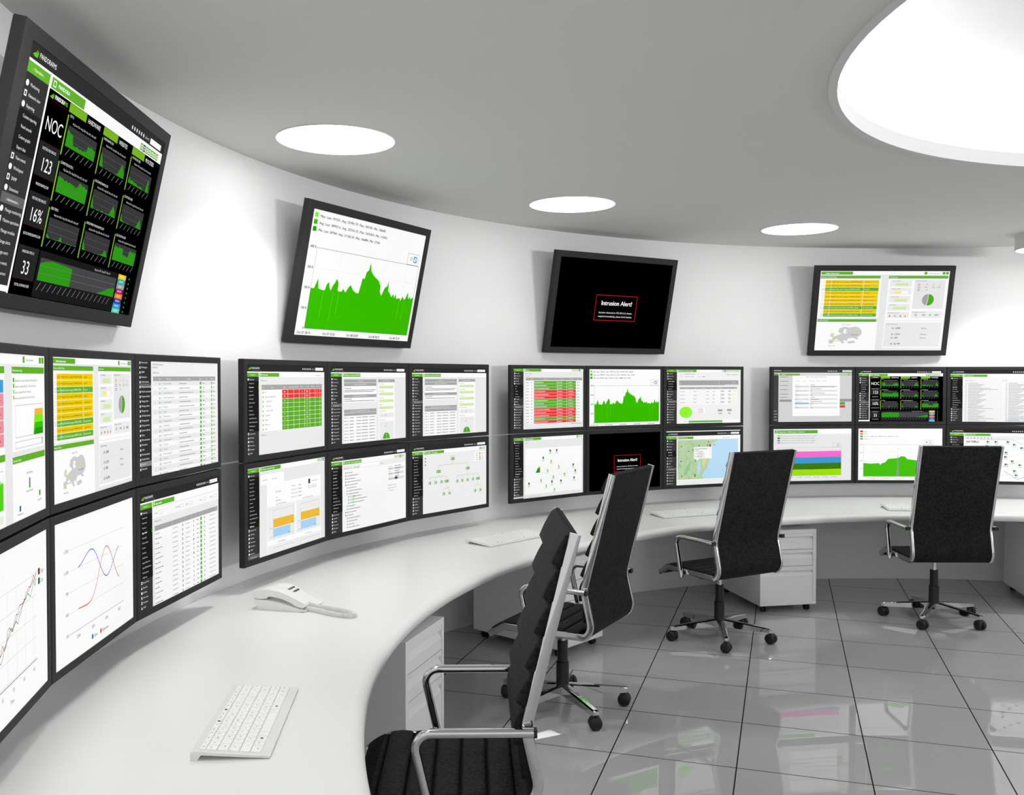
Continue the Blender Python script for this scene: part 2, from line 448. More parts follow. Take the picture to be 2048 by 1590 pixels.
# ------------------------------------------------------------------ telephone
def make_phone():
    root = empty('desk_telephone')   # x: from back (0) to front (.25); y: 0 near side .. .175 far side
    m = MB()
    base = [(.012, 0), (.018, .022), (-.002, .026), (-.002, .044), (.06, .043), (.13, .033), (.21, .014), (.243, .006), (.247, .003), (.215, 0)]
    m.loops([[(x, y, z) for x, z in base] for y in (.002, .178)]); m.build('base', M['phone'], root, 30)
    deck = [(.004, .04), (.0, .072)] + [(.0 + .25 * t, .072 + .016 * sin(pi * min(1, t * 1.4)) - .066 * max(0, t - .15) ** 1.25 / .85 ** 1.25) for t in [i / 14 for i in range(1, 15)]] + [(.248, .004), (.12, .03)]
    m = MB(); m.loops([[(x, y, z) for x, z in deck] for y in (.075, .078, .176, .179)]); dk = m.build('deck', M['phone'], root, 35)
    def dz(x):
        t = x / .25; return .072 + .016 * sin(pi * min(1, t * 1.4)) - .066 * max(0, t - .15) ** 1.25 / .85 ** 1.25
    for r in range(2):
        for c in range(4):
            x = .112 + r * .022; y = .092 + c * .022
            m = MB(); m.rbox(x - .005, x + .005, y - .0065, y + .0065, dz(x + .0045) - .004, dz(x - .0045) + .0015, .001, 1); m.build('key', M['phonekey'], dk)
    hs = [(-.006, .05), (-.008, .078), (.02, .088), (.07, .094), (.12, .088), (.17, .070), (.215, .049), (.238, .036), (.243, .026), (.232, .016), (.20, .022), (.178, .036), (.14, .052), (.10, .060), (.068, .062), (.06, .050), (.03, .046)]
    m = MB(); m.loops([[(x, y0 * 1., .055 + (z - .055) * k) for x, z in hs] for y0, k in ((.0, .9), (.004, 1), (.060, 1), (.064, .9))])
    m.build('handset', M['phone'], root, 30)
    # coiled cord: out of the handset tip, round and back to the base
    key = [(.24, .05, .028), (.29, .065, .014), (.35, .06, .0105), (.42, .035, .0105), (.475, .005, .0105), (.487, -.02, .0105), (.47, -.038, .0105), (.42, -.035, .0105), (.36, -.015, .0105), (.30, .012, .0105), (.255, .03, .0105), (.236, .036, .009)]
    pts = [Vector(k) for k in key]; path = []
    for i in range(len(pts) - 1):
        p0, p1, p2, p3 = pts[max(i - 1, 0)], pts[i], pts[i + 1], pts[min(i + 2, len(pts) - 1)]
        for j in range(100):
            t = j / 100
            path.append(.5 * ((2 * p1) + (p2 - p0) * t + (2 * p0 - 5 * p1 + 4 * p2 - p3) * t * t + (3 * p1 - p0 - 3 * p2 + p3) * t ** 3))
    s = 0; coil = []
    for i, p in enumerate(path):
        t = (path[min(i + 1, len(path) - 1)] - path[max(i - 1, 0)]).normalized()
        if i: s += (p - path[i - 1]).length
        u = Vector((0, 0, 1)).cross(t).normalized(); w = t.cross(u)
        ph = 2 * pi * s / .0062; coil.append(p + (u * cos(ph) + w * sin(ph)) * .0072)
    # resample evenly enough
    m = MB(); n = 5; loops = []
    for i, p in enumerate(coil):
        t = (coil[min(i + 1, len(coil) - 1)] - coil[max(i - 1, 0)]).normalized()
        u = t.orthogonal().normalized() if i == 0 else (pu - t * pu.dot(t)).normalized()
        pu = u; w = t.cross(u)
        loops.append([tuple(p + (u * cos(2 * pi * k / n) + w * sin(2 * pi * k / n)) * .0023) for k in range(n)])
    m.loops(loops); m.build('coiled_cord', M['phone'], root, 80)
    return root
ph = tag(make_phone(), 'white corded desk telephone with coiled cord on the desk below the second monitor bank', 'telephone')
ph.location = (-1.055, 4.063, ZD + .0005); ph.rotation_euler = (0, 0, R(-14.3))
# ------------------------------------------------------------------ screen pictures: flat pages of coloured shapes that shine
def lin(h):
    h = h.lstrip('#')
    if len(h) == 3: h = ''.join(c * 2 for c in h)
    r = []
    for i in (0, 2, 4):
        c = int(h[i:i + 2], 16) / 255; r.append(c / 12.92 if c <= .04045 else ((c + .055) / 1.055) ** 2.4)
    return (*r, 1)
def screen_mat():
    m, n, l = new_mat('lit_screen'); b = n['Principled BSDF']
    a = n.new('ShaderNodeAttribute'); a.attribute_name = 'page'
    v = n.new('ShaderNodeVectorMath'); v.operation = 'SCALE'; v.inputs['Scale'].default_value = .2
    l.new(a.outputs['Color'], v.inputs[0]); l.new(v.outputs[0], b.inputs['Base Color'])
    l.new(a.outputs['Color'], b.inputs['Emission Color']); b.inputs['Emission Strength'].default_value = .8
    b.inputs['Roughness'].default_value = .6; b.inputs['Specular IOR Level'].default_value = 0
    m.cycles.emission_sampling = 'NONE'
    return m
M['screen'] = screen_mat()
_T = {}
def glyphs(s, res):
    k = (s, res)
    if k not in _T:
        cu = bpy.data.curves.new('t', 'FONT'); cu.body = s; cu.resolution_u = res; cu.fill_mode = 'FRONT'
        ob = bpy.data.objects.new('t', cu); COL.objects.link(ob)
        bpy.context.view_layer.update()
        me = bpy.data.meshes.new_from_object(ob)
        vs = [(v.co.x, v.co.y) for v in me.vertices]; fs = [tuple(p.vertices) for p in me.polygons]
        w = max([v[0] for v in vs] or [0])
        bpy.data.objects.remove(ob); bpy.data.curves.remove(cu); bpy.data.meshes.remove(me)
        _T[k] = (vs, fs, w)
    return _T[k]
class Page:
    """160 x 98 page, origin at the top left"""
    def __init__(s, bg): s.v = []; s.f = []; s.c = []; s.z = 0; s.g = [bytearray(161) for _ in range(99)]; s.rect(0, 0, 160, 98, bg)
    def add(s, vs, fs, col):
        # every shape lies just in front of whatever it covers
        if not vs: return
        cl = lambda a, m: max(0, min(m, int(a)))
        xs = [v[0] for v in vs]; ys = [v[1] for v in vs]
        a, b, c, d = cl(min(xs) + .02, 160), cl(max(xs) - .02, 160) + 1, cl(min(ys) + .02, 98), cl(max(ys) - .02, 98) + 1
        b, d = max(b, a + 1), max(d, c + 1)
        z = 1 + max(max(r[a:b]) for r in s.g[c:d])
        for r in s.g[c:d]: r[a:b] = bytes([z]) * (b - a)
        o = len(s.v); s.v += [(x, y, z) for x, y in vs]; s.f += [tuple(i + o for i in f) for f in fs]; s.c += [lin(col)] * len(fs)
    def up(s): s.z += 1; return s
    def rect(s, x0, y0, x1, y1, col): s.add([(x0, y0), (x1, y0), (x1, y1), (x0, y1)], [(0, 1, 2, 3)], col)
    def frame(s, x0, y0, x1, y1, col, w=.3):
        s.rect(x0, y0, x1, y0 + w, col); s.rect(x0, y1 - w, x1, y1, col); s.rect(x0, y0 + w, x0 + w, y1 - w, col); s.rect(x1 - w, y0 + w, x1, y1 - w, col)
    def poly(s, pts, col): s.add(pts, [tuple(range(len(pts)))], col)
    def area(s, pts, yb, col):
        n = len(pts); s.add([(x, yb) for x, y in pts] + list(pts), [(i, i + 1, n + i + 1, n + i) for i in range(n - 1)], col)
    def line(s, pts, col, w=.4):
        vs = []
        for (x0, y0), (x1, y1) in zip(pts, pts[1:]):
            d = math.hypot(x1 - x0, y1 - y0) or 1; nx, ny = -(y1 - y0) / d * w / 2, (x1 - x0) / d * w / 2
            vs += [(x0 + nx, y0 + ny), (x1 + nx, y1 + ny), (x1 - nx, y1 - ny), (x0 - nx, y0 - ny)]
        s.add(vs, [tuple(range(k, k + 4)) for k in range(0, len(vs), 4)], col)
    def disc(s, x, y, rx, col, ry=None, a0=0, a1=360, n=28):
        ry = ry or rx
        s.add([(x, y)] + [(x + rx * cos(R(a0 + (a1 - a0) * i / n)), y + ry * sin(R(a0 + (a1 - a0) * i / n))) for i in range(n + 1)], [(0, i, i + 1) for i in range(1, n + 1)], col)
    def text(s, t, x, y, h, col, al='l', sx=1., rot=0., bold=False):
        """h = cap height; y = baseline"""
        k = h / .69; vs, fs, w = glyphs(t, 4 if h > 2.4 else 2)
        dx = {'l': 0, 'c': -w * k * sx / 2, 'r': -w * k * sx}[al]; ca, sa = cos(R(rot)), sin(R(rot))
        for b in ((0, .06 * h) if bold else (0,)):
            q = []
            for vx, vy in vs:
                a, bb = vx * k * sx + dx + b, -vy * k; q.append((x + a * ca - bb * sa, y + a * sa + bb * ca))
            s.add(q, fs, col)
    def dash(s, x, y, w, col='#777', h=.8, seed=0):
        """a line of print too small to read"""
        r = random.Random(int(x * 31 + y * 17 + w * 7) + seed); e = x + w
        vs = []
        while x < e - .3:
            ww = min(r.uniform(.9, 3.2), e - x); vs += [(x, y - h), (x + ww, y - h), (x + ww, y), (x, y)]; x += ww + .55
        s.add(vs, [tuple(range(k, k + 4)) for k in range(0, len(vs), 4)], col)
    def build(s, W, H, parent, name='screen'):
        kx, ky = W / 160, H / 98; me = bpy.data.meshes.new(name)
        me.from_pydata([((x - 80) * kx, -.0003 - z * .00007, (49 - y) * ky) for x, y, z in s.v], [], s.f)
        at = me.color_attributes.new('page', 'FLOAT_COLOR', 'CORNER')
        buf = []
        for p, c in zip(me.polygons, s.c): buf += list(c) * p.loop_total
        at.data.foreach_set('color', buf); me.materials.append(M['screen'])
        return put(name, me, parent)
GR, DK, SB, SBK = '#66b22e', '#333333', '#3a3a3a', '#1e1e1e'
def logo(p, x, y, k=1.):
    g = '#6cc02a'
    p.poly([(x, y), (x + 2.4 * k, y - 1.5 * k), (x + 2 * k, y)], g); p.poly([(x + 1.2 * k, y + .4 * k), (x + 4 * k, y - 3 * k), (x + 3.2 * k, y + .4 * k)], g)
    p.poly([(x + 3 * k, y + .5 * k), (x + 4.6 * k, y - 2.6 * k), (x + 5.3 * k, y - 1.6 * k), (x + 4.6 * k, y + .5 * k)], g)
MENU = ['Monitoring', ' Tactical view', ' Group view', ' Tree view', ' Agent detail', ' Alert detail', ' Monitor detail', ' Services', ' Inventory', ' Module view', ' Agents/Alerts view', ' Agents/Modules view', ' Module groups', ' SNMP view',
        'Network view', 'Reporting', 'GIS Maps', 'View events', 'Workspace', 'SNMP', 'Extensions', '=Administration', 'Manage monitoring', 'Massive operations']
MENU2 = ['Monitoring', 'Network view', 'Reporting', 'GIS Maps', 'View events', 'Workspace', 'SNMP', 'Extensions', '=Administration', 'Manage monitoring', 'Massive operations', 'Manage modules', 'Manage alerts', 'Manage policies', 'Manage users', 'GIS Maps builder', 'Manage agents', 'Manage servers', 'System audit log', 'Setup', 'DB maintenance', 'Extensions']
MENU3 = ['Monitoring', 'Network view', 'Reporting', ' Custom reporting', ' Visual console', ' Custom graphs', ' Export data', 'View events', 'Workspace', 'SNMP', 'Extensions', '=Administration', 'Manage monitoring', 'Massive operations', 'Manage modules', 'Manage alerts', 'Manage users', 'Manage events', 'Manage servers', 'Setup']
def icons(p, x, y, n, col=GR, w=3.6, dark=None):
    for i in range(n):
        xx = x + i * (w + .6); p.rect(xx, y, xx + w, y + 3.6, '#444' if i == dark else col)
    p.up()
    for i in range(n):
        xx = x + i * (w + .6); p.frame(xx + .7, y + .8, xx + w - .7, y + 2.9, '#fff', .45)
def ui(menu, head=True, tab='', tabw=34, sbw=22, act=None, bg='#ededed', top=0., step=4.15, tabc=GR):
    """page of the monitoring web interface: header bar, dark menu, green tab"""
    p = Page('#ffffff'); p.up(); y = top
    if head:
        p.rect(0, y, 160, y + 7.6, '#2f2f2f'); p.up(); logo(p, 2.5, y + 5.2); p.text('PANDORAFMS', 8.6, y + 4.9, 2.0, '#fff', sx=.8); p.dash(9.5, y + 6.4, 17, '#777', .45)
        for i in range(6): p.disc(111 + i * 3.4, y + 4.2, .95, '#ddd', 1.15, n=10)
        p.text('[admin]', 131, y + 4.9, 1.4, '#ddd'); p.rect(139, y + 2.4, 157, y + 5.8, '#fff'); p.up(); p.dash(140, y + 4.6, 13, '#bbb', .6); y += 8.2
    p.rect(0, y + 5, sbw, 98, SB)
    p.rect(sbw + .8, y + 6.2, 160, 98, bg); p.rect(sbw + .8, y + 5.9, 160, y + 6.2, '#ccc')
    p.rect(0, y + .6, sbw, y + 5, GR); p.rect(sbw + 1.4, y + .8, sbw + 1.4 + tabw, y + 5, tabc); p.up()
    p.text(':: Operation ::', sbw / 2, y + 3.5, 1.3, '#fff', 'c'); p.rect(sbw + 2.6, y + 1.6, sbw + 4.6, y + 4, '#e8f6dc')
    if tab: p.text(tab, sbw + 6, y + 3.7, 1.6, '#fff', bold=True)
    yy = y + 8.6
    for i, t in enumerate(menu):
        if yy > 97: break
        if t[0] == ' ': p.rect(0, yy - 3.1, sbw, yy - 3.1 + step + .02, SBK)
        if t[0] == '=': p.rect(0, yy - 3.1, sbw, yy + 1.0, '#6a6a6a')
        if i == act: p.rect(sbw - 1, yy - 2.8, sbw + .4, yy + .8, GR)
        yy += step
    p.up(); yy = y + 8.6
    for i, t in enumerate(menu):
        if yy > 97: break
        if t[0] == ' ': p.text(t[1:], 4, yy, 1.35, '#fff' if i == act else '#d8d8d8', sx=.88, bold=i == act)
        elif t[0] == '=': p.text(':: ' + t[1:] + ' ::', sbw / 2, yy, 1.2, '#eee', 'c')
        else:
            p.text(t, 5.2, yy, 1.35, '#eee', sx=.88); k = i % 4
            if k == 0: p.disc(2.8, yy - .7, 1.2, '#fff', n=12)
            elif k == 1: p.line([(1.8, yy - 1.8), (3.8, yy + .3)], '#fff', .6); p.line([(3.8, yy - 1.8), (1.8, yy + .3)], '#fff', .6)
            elif k == 2: p.frame(1.9, yy - 2, 3.8, yy + .4, '#fff', .5)
            else: p.poly([(2.8, yy - 2), (3.9, yy + .4), (1.7, yy + .4)], '#fff')
        yy += step
    p.y0 = y + 6.2; p.x0 = sbw + 1; return p
# ---- the individual pages
TRACE = [(0, 200), (3, 200), (5.5, 250), (7, 202), (10, 196), (13, 196), (14, 226), (16, 240), (17, 215), (18.5, 198), (20, 226), (21.5, 240), (23, 262), (25, 240), (25.2, 200), (29, 200), (30.5, 216), (32, 204), (33, 198), (35, 224), (37, 240), (40, 216), (43, 204), (46, 202), (47, 240), (48, 285), (50, 282), (51, 318), (53, 330), (54, 372), (55.5, 330), (58, 312), (61, 298), (65, 285), (68, 258), (68.4, 225), (70.5, 205), (73, 250), (75.5, 262), (76.3, 292), (77.5, 236), (79.5, 226), (82, 206), (84, 224), (85.2, 202), (86.4, 226), (88, 200), (92, 206), (93, 190), (95, 218), (97, 200), (98.5, 206), (100.5, 246), (102, 206), (103.5, 222), (105, 206), (107, 220), (108, 212)]
def green_chart(big=False):
    p = Page('#fff'); p.up()
    for i, (c, t) in enumerate((('#7df62c', 'Max.: Last: 192332 ; Avg.: 227901.79 ; Max.: 369100 ; Min.: 186600'), ('#35c400', 'Avg.: Last: 189957.6 ; Avg.: 222161.32 ; Max.: 367638.4 ; Min.: 123052'), ('#2fa400', 'Min.: Last: 187964 ; Avg.: 211263.34 ; Max.: 366884 ; Min.: 27304'))):
        y = 2.2 + i * 5.4; p.rect(2.2, y, 6.6, y + 3.7, c); p.text(t, 9, y + 3.2, 1.95, '#000', sx=1.15 if i < 2 else 1.11, bold=True)
    x0, x1, y0, y1 = 11, 157, 28.5, 92.5
    for k in range(1, 4): p.rect(x0, y1 - (y1 - y0) * k / 4 - .1, x1, y1 - (y1 - y0) * k / 4 + .1, '#e6e6e6')
    for k in range(1, 5): p.rect(x0 + (x1 - x0) * k / 4.6 - .1, y0, x0 + (x1 - x0) * k / 4.6 + .1, y1, '#e6e6e6')
    p.up(); pts = [(x0 + (x1 - x0) * a / 108, y1 - (y1 - y0) * v / 400) for a, v in TRACE]
    p.area([(x, y - .35) for x, y in pts], y1, '#6fee1a'); p.up(); p.area(pts, y1, '#3abd00'); p.up()
    for a, d in ((11.6, 70), (20.8, 80), (26.5, 60), (91.5, 60), (97, 60)):
        x = x0 + (x1 - x0) * a / 108; p.line([(x + .5, y1 - 31), (x - .2, y1 - 31 + d * .3)], '#6fee1a', .35)
    p.frame(x0, y0, x1, y1, '#666', .3); p.frame(137, 18.3, 155, 28.5, '#888', .3)
    p.disc(143, 23, 1.7, '#999', n=14); p.frame(146.5, 20.6, 152, 26, '#4a8fd0', .9); p.line([(147, 21), (151.6, 25.6)], '#4a8fd0', .7); p.up(); p.disc(143, 23, 1.1, '#fff', n=14)
    for k in range(1, 5): p.text('%d00 K' % k, 10.2, y1 - (y1 - y0) * k / 4 + .8, 2.1, '#111', 'r', bold=True)
    p.text('0', 10, y1 + .6, 2.1, '#111', 'r', bold=True)
    for k, t in enumerate(('Oct 07 18:14', 'Oct 07 23:02', 'Oct 08 03:49', 'Oct 08 08:37', 'Oct 08 13:24')): p.text(t, 11 + k * 31.7, 96.9, 2.1, '#111', 'c', bold=True)
    return p
def alert():
    p = Page('#000'); p.up(); p.frame(54.5, 38.5, 114, 67, '#e01525', .55)
    p.text('Intrusion Alert!', 84.5, 49.8, 5.0, '#fff', 'c', sx=.98, bold=True); p.text('Intrusion detected at 192.123.4.12. Action', 84.5, 59, 1.9, '#fff', 'c', sx=1.02); p.text("required immediately, please don't hesitate", 84.5, 63.2, 1.9, '#fff', 'c', sx=1.02)
    return p
EU = [(.27, .30), (.30, .12), (.42, .03), (.52, .02), (.60, .07), (.68, .05), (.76, .0), (.88, .04), (.97, .2), (1., .42), (.93, .55), (.86, .62), (.92, .72), (.84, .72), (.74, .66), (.70, .74), (.62, .66), (.57, .74), (.55, .85), (.49, .77), (.45, .83), (.5, .94), (.43, .97), (.36, .84), (.26, .72), (.17, .76), (.13, .95), (.02, .98), (.0, .78), (.12, .72), (.12, .6), (.22, .52), (.33, .45), (.38, .4), (.33, .36)]
def europe(p, x, y, w, h):
    p.poly([(x + a * w, y + b * h) for a, b in EU], '#cfcfcf'); p.poly([(x + a * w, y + b * h) for a, b in ((.03, .5), (.08, .34), (.14, .5), (.15, .6), (.06, .6))], '#d6d6d6'); p.poly([(x + a * w, y + b * h) for a, b in ((.60, .84), (.78, .8), (.82, .92), (.64, .97), (.58, .93))], '#cfcfcf')
    p.up(); p.poly([(x + a * w, y + b * h) for a, b in ((.42, .3), (.47, .14), (.53, .18), (.5, .3), (.56, .34), (.47, .42))], '#fff'); p.poly([(x + a * w, y + b * h) for a, b in ((.66, .64), (.78, .66), (.74, .78), (.62, .76))], '#fff')
    p.up()
    for a, b, t in ((.13, .42, ''), (.24, .62, 'Paris HQ'), (.11, .9, 'Madrid HQ'), (.78, .27, 'Moscow HQ')):
        p.poly([(x + a * w - 1.6, y + b * h + 1.6), (x + a * w, y + b * h - 1.8), (x + a * w + 1.6, y + b * h + 1.6)], '#e2e84a'); p.text(t, x + a * w, y + b * h + 5, 1.2, '#333', 'c')
    p.text('Server ST HQ', x + .5 * w, y - 1.5, 1.2, '#333', 'c')
def infra():
    p = Page('#ececee'); p.up(); p.rect(0, 0, 160, 5, '#fff'); p.rect(0, 4.8, 160, 5, '#bbb'); p.rect(0, 9.5, 76, 57.5, '#fff'); p.rect(0, 62.5, 76, 98, '#fff'); p.rect(85, 9.5, 159, 95, '#fff'); p.up()
    p.rect(1, .8, 40, 4.4, GR); p.rect(1, 5.8, 74.5, 9, GR); p.rect(1, 59, 74.5, 62.2, GR); p.rect(85, 5.8, 158.5, 9, GR)
    p.rect(128.5, .9, 132, 4.2, GR); p.rect(151, .9, 154.4, 4.2, GR); p.rect(155.2, .9, 158.6, 4.2, GR)
    for i in range(10):
        g = i in (2, 7, 9); y = 11.2 + i * 4.5; p.rect(7.2, y, 73.5, y + 4.2, GR if g else '#f2cd00')
    for y0, y1 in ((11, 19), (20.6, 28.6), (30.4, 38.4), (40.2, 48.2), (50.2, 57.6)): p.rect(87, y0, 114.5, y1, '#efeff0')
    p.rect(117.5, 11, 156, 46, '#e9e9ea'); p.rect(117.5, 49, 156, 57.6, '#efeff0'); p.rect(86, 63, 157, 93.5, '#ececed'); p.rect(86, 60.6, 157, 61, '#ddd'); p.up()
    p.text('Online infrastructure', 6, 3.6, 1.4, '#fff', bold=True); p.text('Events on Madrid Shops', 1.8, 8.1, 1.35, '#fff'); p.text('Network Status', 1.8, 61.3, 1.35, '#fff'); p.text('Tactical view', 86, 8.1, 1.35, '#fff'); p.text('Online infrastructure', 134, 3.4, 1.25, '#333')
    for i in range(10):
        g = i in (2, 7, 9); y = 11.2 + i * 4.5; c = '#fff' if g else '#222'
        p.text('srv_%d' % (202 + i * 7), 8, y + 2.8, 1.35, c); p.text("Module 'Disk Used' is going to %s" % ('NORMAL (39.00)..' if g else 'WARNING (85.00)..'), 15, y + 2.8, 1.3, c, sx=.95); p.text('%d minutes %d seconds' % (1 + i // 3, 31 + i * 2) if i > 3 else '%d seconds' % (44 + i * 4), 55.4, y + 2.8, 1.25, c, sx=.85)
        for xx in (14.2, 54.6): p.rect(xx, y, xx + .3, y + 4.2, '#fff')
        p.frame(3.4, y + .9, 5.9, y + 3.4, '#9ac' if g else '#f0d060', .35)
    for t, y, w in (('Server health', 11, 16), ('Monitor health', 20.6, 8), ('Module sanity', 30.4, 16), ('Alert level', 40.2, 16)):
        p.text(t, 90, y + 1.6, 1.2, '#333'); p.rect(94, y + 3.6, 110, y + 7, '#fff' if w == 8 else '#cfe8a4'); p.up(); p.rect(94, y + 3.6, 94 + w, y + 7, '#ffe98a' if w == 8 else '#d6ebb0'); p.z -= 1
    p.text('Monitors by status', 119, 12.4, 1.2, '#333'); p.text('Defined and fired alerts', 87.5, 51.6, 1.1, '#333'); p.text('Total agents and monitors', 118.5, 50.8, 1.1, '#333'); p.text('Server performance', 88, 65.6, 1.2, '#333')
    for t, x, y, c in (('17', 133, 17.3, '#d33'), ('1541', 132, 20.6, '#4a9a2a'), ('14', 133, 23.8, '#3a5fd0'), ('10', 149, 17.3, '#d9a400'), ('1250', 148, 20.6, '#888')): p.text(t, x, y, 1.7, c, 'c')
    for x, y, c in ((122, 16.4, '#d33'), (122, 19.8, '#4a9a2a'), (122, 23, '#3a5fd0'), (140, 16.4, '#e8c840'), (140, 19.8, '#aaa')): p.frame(x, y - 1, x + 2.6, y + 1, c, .4)
    p.disc(136, 35, 7, '#a6a6a8', a0=105, a1=268); p.disc(136.6, 35, 7, '#55ac1f', a0=-90, a1=102)
    for t, x, y in (('141', 97, 55.8), ('810', 133, 54.6), ('2852', 149, 54.6)): p.text(t, x, y, 1.8, '#222', 'c', bold=True)
    for x, c in ((90.5, '#e08030'), (104, '#e08030'), (110, '#e0a030')): p.poly([(x - 1.2, 56), (x, 53), (x + 1.2, 56)], c)
    for x in (122, 140): p.frame(x, 52.8, x + 2.4, 54.8, '#555', .4)
    for t, y, t2 in (('2,838', 71, '1.88'), ('2,254', 78.5, '0.88'), ('304', 83, '0.84'), ('26,140', 90.5, '')): p.text(t, 99, y, 2., '#222', sx=1.0, bold=True); p.frame(95, y - 1.6, 97.2, y, '#555', .4); p.text(t2 + (' q/sec' if t2 else ''), 131, y, 1.4, '#333')
    for y in (74, 86): p.rect(88, y, 155, y + .2, '#ddd')
    p.up(); europe(p, 17, 68, 41, 22); return p
def noise(x0, x1, yb, amp, seed, f):
    r = random.Random(seed); n = 26; return [(x0 + (x1 - x0) * i / n, yb - amp * max(0, min(1, f(i / n) + r.uniform(-.06, .06)))) for i in range(n + 1)]
def noc():
    p = Page('#000'); p.up(); p.rect(0, 0, 160, 6.4, '#323232'); p.rect(0, 6.4, 160, 12.2, '#fff'); p.rect(0, 7.4, 20, 98, '#363636'); p.rect(19.8, 6.4, 21.2, 98, '#fff'); p.up()
    p.rect(0, 7.4, 19.8, 11.8, GR); p.rect(21.8, 7.4, 55, 11.8, GR); logo(p, 2.5, 4.6, .9); p.text('PANDORAFMS', 8.2, 4.3, 2.0, '#fff', sx=.8)
    for i in range(6): p.disc(112 + i * 3.3, 4, .9, '#ddd', 1.1, n=10)
    p.text('[admin]', 131, 4.6, 1.3, '#ddd'); p.rect(139, 2.6, 156, 5.6, '#fff'); icons(p, 127, 8, 7, GR, 3.4, 1); p.up()
    p.text(':: Operation ::', 10, 10.2, 1.2, '#fff', 'c'); p.text('PANDORA', 28, 10.3, 1.6, '#fff', bold=True); p.frame(23.4, 8.3, 26, 10.9, '#fff', .4)
    y = 16.5
    for i, t in enumerate(MENU3):
        if y > 94: break
        if t[0] == ' ': p.rect(0, y - 3, 19.8, y + 1.2, '#222'); p.up(); p.text(t[1:], 4.5, y, 1.3, '#eee', sx=.85); p.z -= 1
        elif t[0] == '=': p.rect(0, y - 3, 19.8, y + 1.2, '#666'); p.up(); p.text(':: ' + t[1:] + ' ::', 10, y, 1.15, '#fff', 'c', sx=.85); p.z -= 1
        else:
            p.text(t, 5.6, y, 1.4, '#eee', sx=.85)
            if i % 2: p.frame(2, y - 2, 4, y + .4, '#fff', .5)
            else: p.disc(3, y - .7, 1.25, '#fff', n=12)
        y += 4.15
    p.rect(0, 95, 21, 97.5, '#fff')
    logo(p, 22.5, 15.3, .7); p.text('PANDORA', 27, 15.2, 1.8, '#fff', sx=.75, bold=True); p.text('FMS', 36, 15.2, 1.8, GR, sx=.75, bold=True)
    for y0, y1 in ((33.5, 47.5), (54.5, 68.5), (77, 91)): p.rect(22.3, y0, 41, y1, '#262626')
    for y0 in (16.2, 33.5, 47.5, 68.5, 91): p.rect(22.3, y0, 41, y0 + .2, '#4a1010')
    p.up()
    for t, y in (('NOC', 28.6), ('123', 45.2), ('16%', 66.4), ('33', 88.8)): p.text(t, 31.5, y, 5.6, '#fff', 'c', sx=.86)
    for t, y in (('VISITORS PER MINUTE', 36.6), ('PANDORAFMS.COM', 51.5), ('VISITORS PER MINUTE', 57.6), ('BLOG.PANDORAFMS.COM', 72.6), ('PANDORA FMS 5.0', 80), ('TOTAL DOWNLOADS', 94.2)): p.text(t, 31.5, y, 1.15, '#eee', 'c', sx=.78)
    for c, (x, t) in enumerate(((41.5, 'HARDWARE'), (79.6, 'WEBSITES'), (117.8, 'PROCESSES'))):
        p.rect(x, 12.4, x + 18, 16.2, '#7ab926'); p.text(t, x + 20, 15.8, 2.1, '#fff', sx=.85)
        for r in range(3):
            yb = 17.5 + r * 20.3; p.rect(x, yb, x + 1, yb + 17.4, '#8fc31f'); p.text((('CPU %', 'PANDORAFMS.COM', 'AD MODULES USED'), ('COMMITTED BYTES %', 'BLOG.PANDORAFMS.COM', 'SQL PROCESS USED'), ('DISK TIME %', 'DEVELOPMENT.PANDORAFMS.COM', 'SQL LOCATION USED'))[r][c], x + 2, yb + .6, 1.15, '#eee', sx=.8)
            gx0, gx1, g0, g1 = x + 2.6, x + 34, yb + 4, yb + 13; p.rect(gx0, g0, gx1, g1, '#3a3a3c'); p.text('Avg: Last: 23.6 ; Avg: 52.8 ; Max: 67.3 ; Min: 0.37', x + 6, yb + 2.9, .95, '#ddd', sx=.95)
            fs = {(0, 0): lambda u: .55 * (u < .2) * (1 - u) + .2 + .35 * (u > .7), (0, 1): lambda u: max(0, .75 - 5 * u) + max(0, .75 - 4 * abs(u - .88)), (0, 2): lambda u: max(0, .25 - u * .3) + max(0, .9 - 12 * abs(u - .88)),
                  (1, 0): lambda u: .78 - .3 * u + (.3 if u > .66 else 0), (1, 1): lambda u: max(0, .7 - 7 * u) + max(0, .6 - 4 * abs(u - .85)) + max(0, .2 - 4 * abs(u - .45)), (1, 2): lambda u: max(0, .45 - 5 * u) + max(0, .6 - 5 * abs(u - .85)),
                  (2, 0): lambda u: max(0, .15 - u) + max(0, .28 - 5 * abs(u - .45)), (2, 1): lambda u: max(0, .6 - 6 * u) + max(0, .38 - 3 * abs(u - .88)), (2, 2): lambda u: .8 - (.35 if .42 < u < .68 else 0)}
            p.up(); p.area(noise(gx0, gx1, g1, 9, r * 3 + c, fs[(r, c)]), g1, '#2f9a18')
            for k in range(6): xx = gx0 + 2 + k * 5.2; p.line([(xx, g1 + 3.6), (xx + 3, g1 + .6)], '#888', .35)
            for k in (1, 2): p.rect(gx0, g0 + 3 * k, gx1, g0 + 3 * k + .12, '#666')
            p.z -= 1
    p.rect(42, 77, 133, 97.5, '#1c1c1c'); p.up(); p.rect(44, 80, 132, 90, '#48484a'); p.text('Avg: Last: 307 ; Avg: 307 ; Max: 40', 102, 79, 1, '#ddd'); p.up()
    p.area([(44, 82.6), (50, 81.2), (56, 80.6), (62, 80.8), (77, 81.4)], 90, '#2f9a18'); p.area([(110, 90), (118, 88), (124, 86.2), (132, 85.2)], 90, '#2f9a18')
    for k in range(16): xx = 45 + k * 5.3; p.line([(xx, 94.4), (xx + 3.2, 90.8)], '#888', .35)
    for k in (1, 2): p.rect(44, 80 + 3.3 * k, 132, 80.15 + 3.3 * k, '#777')
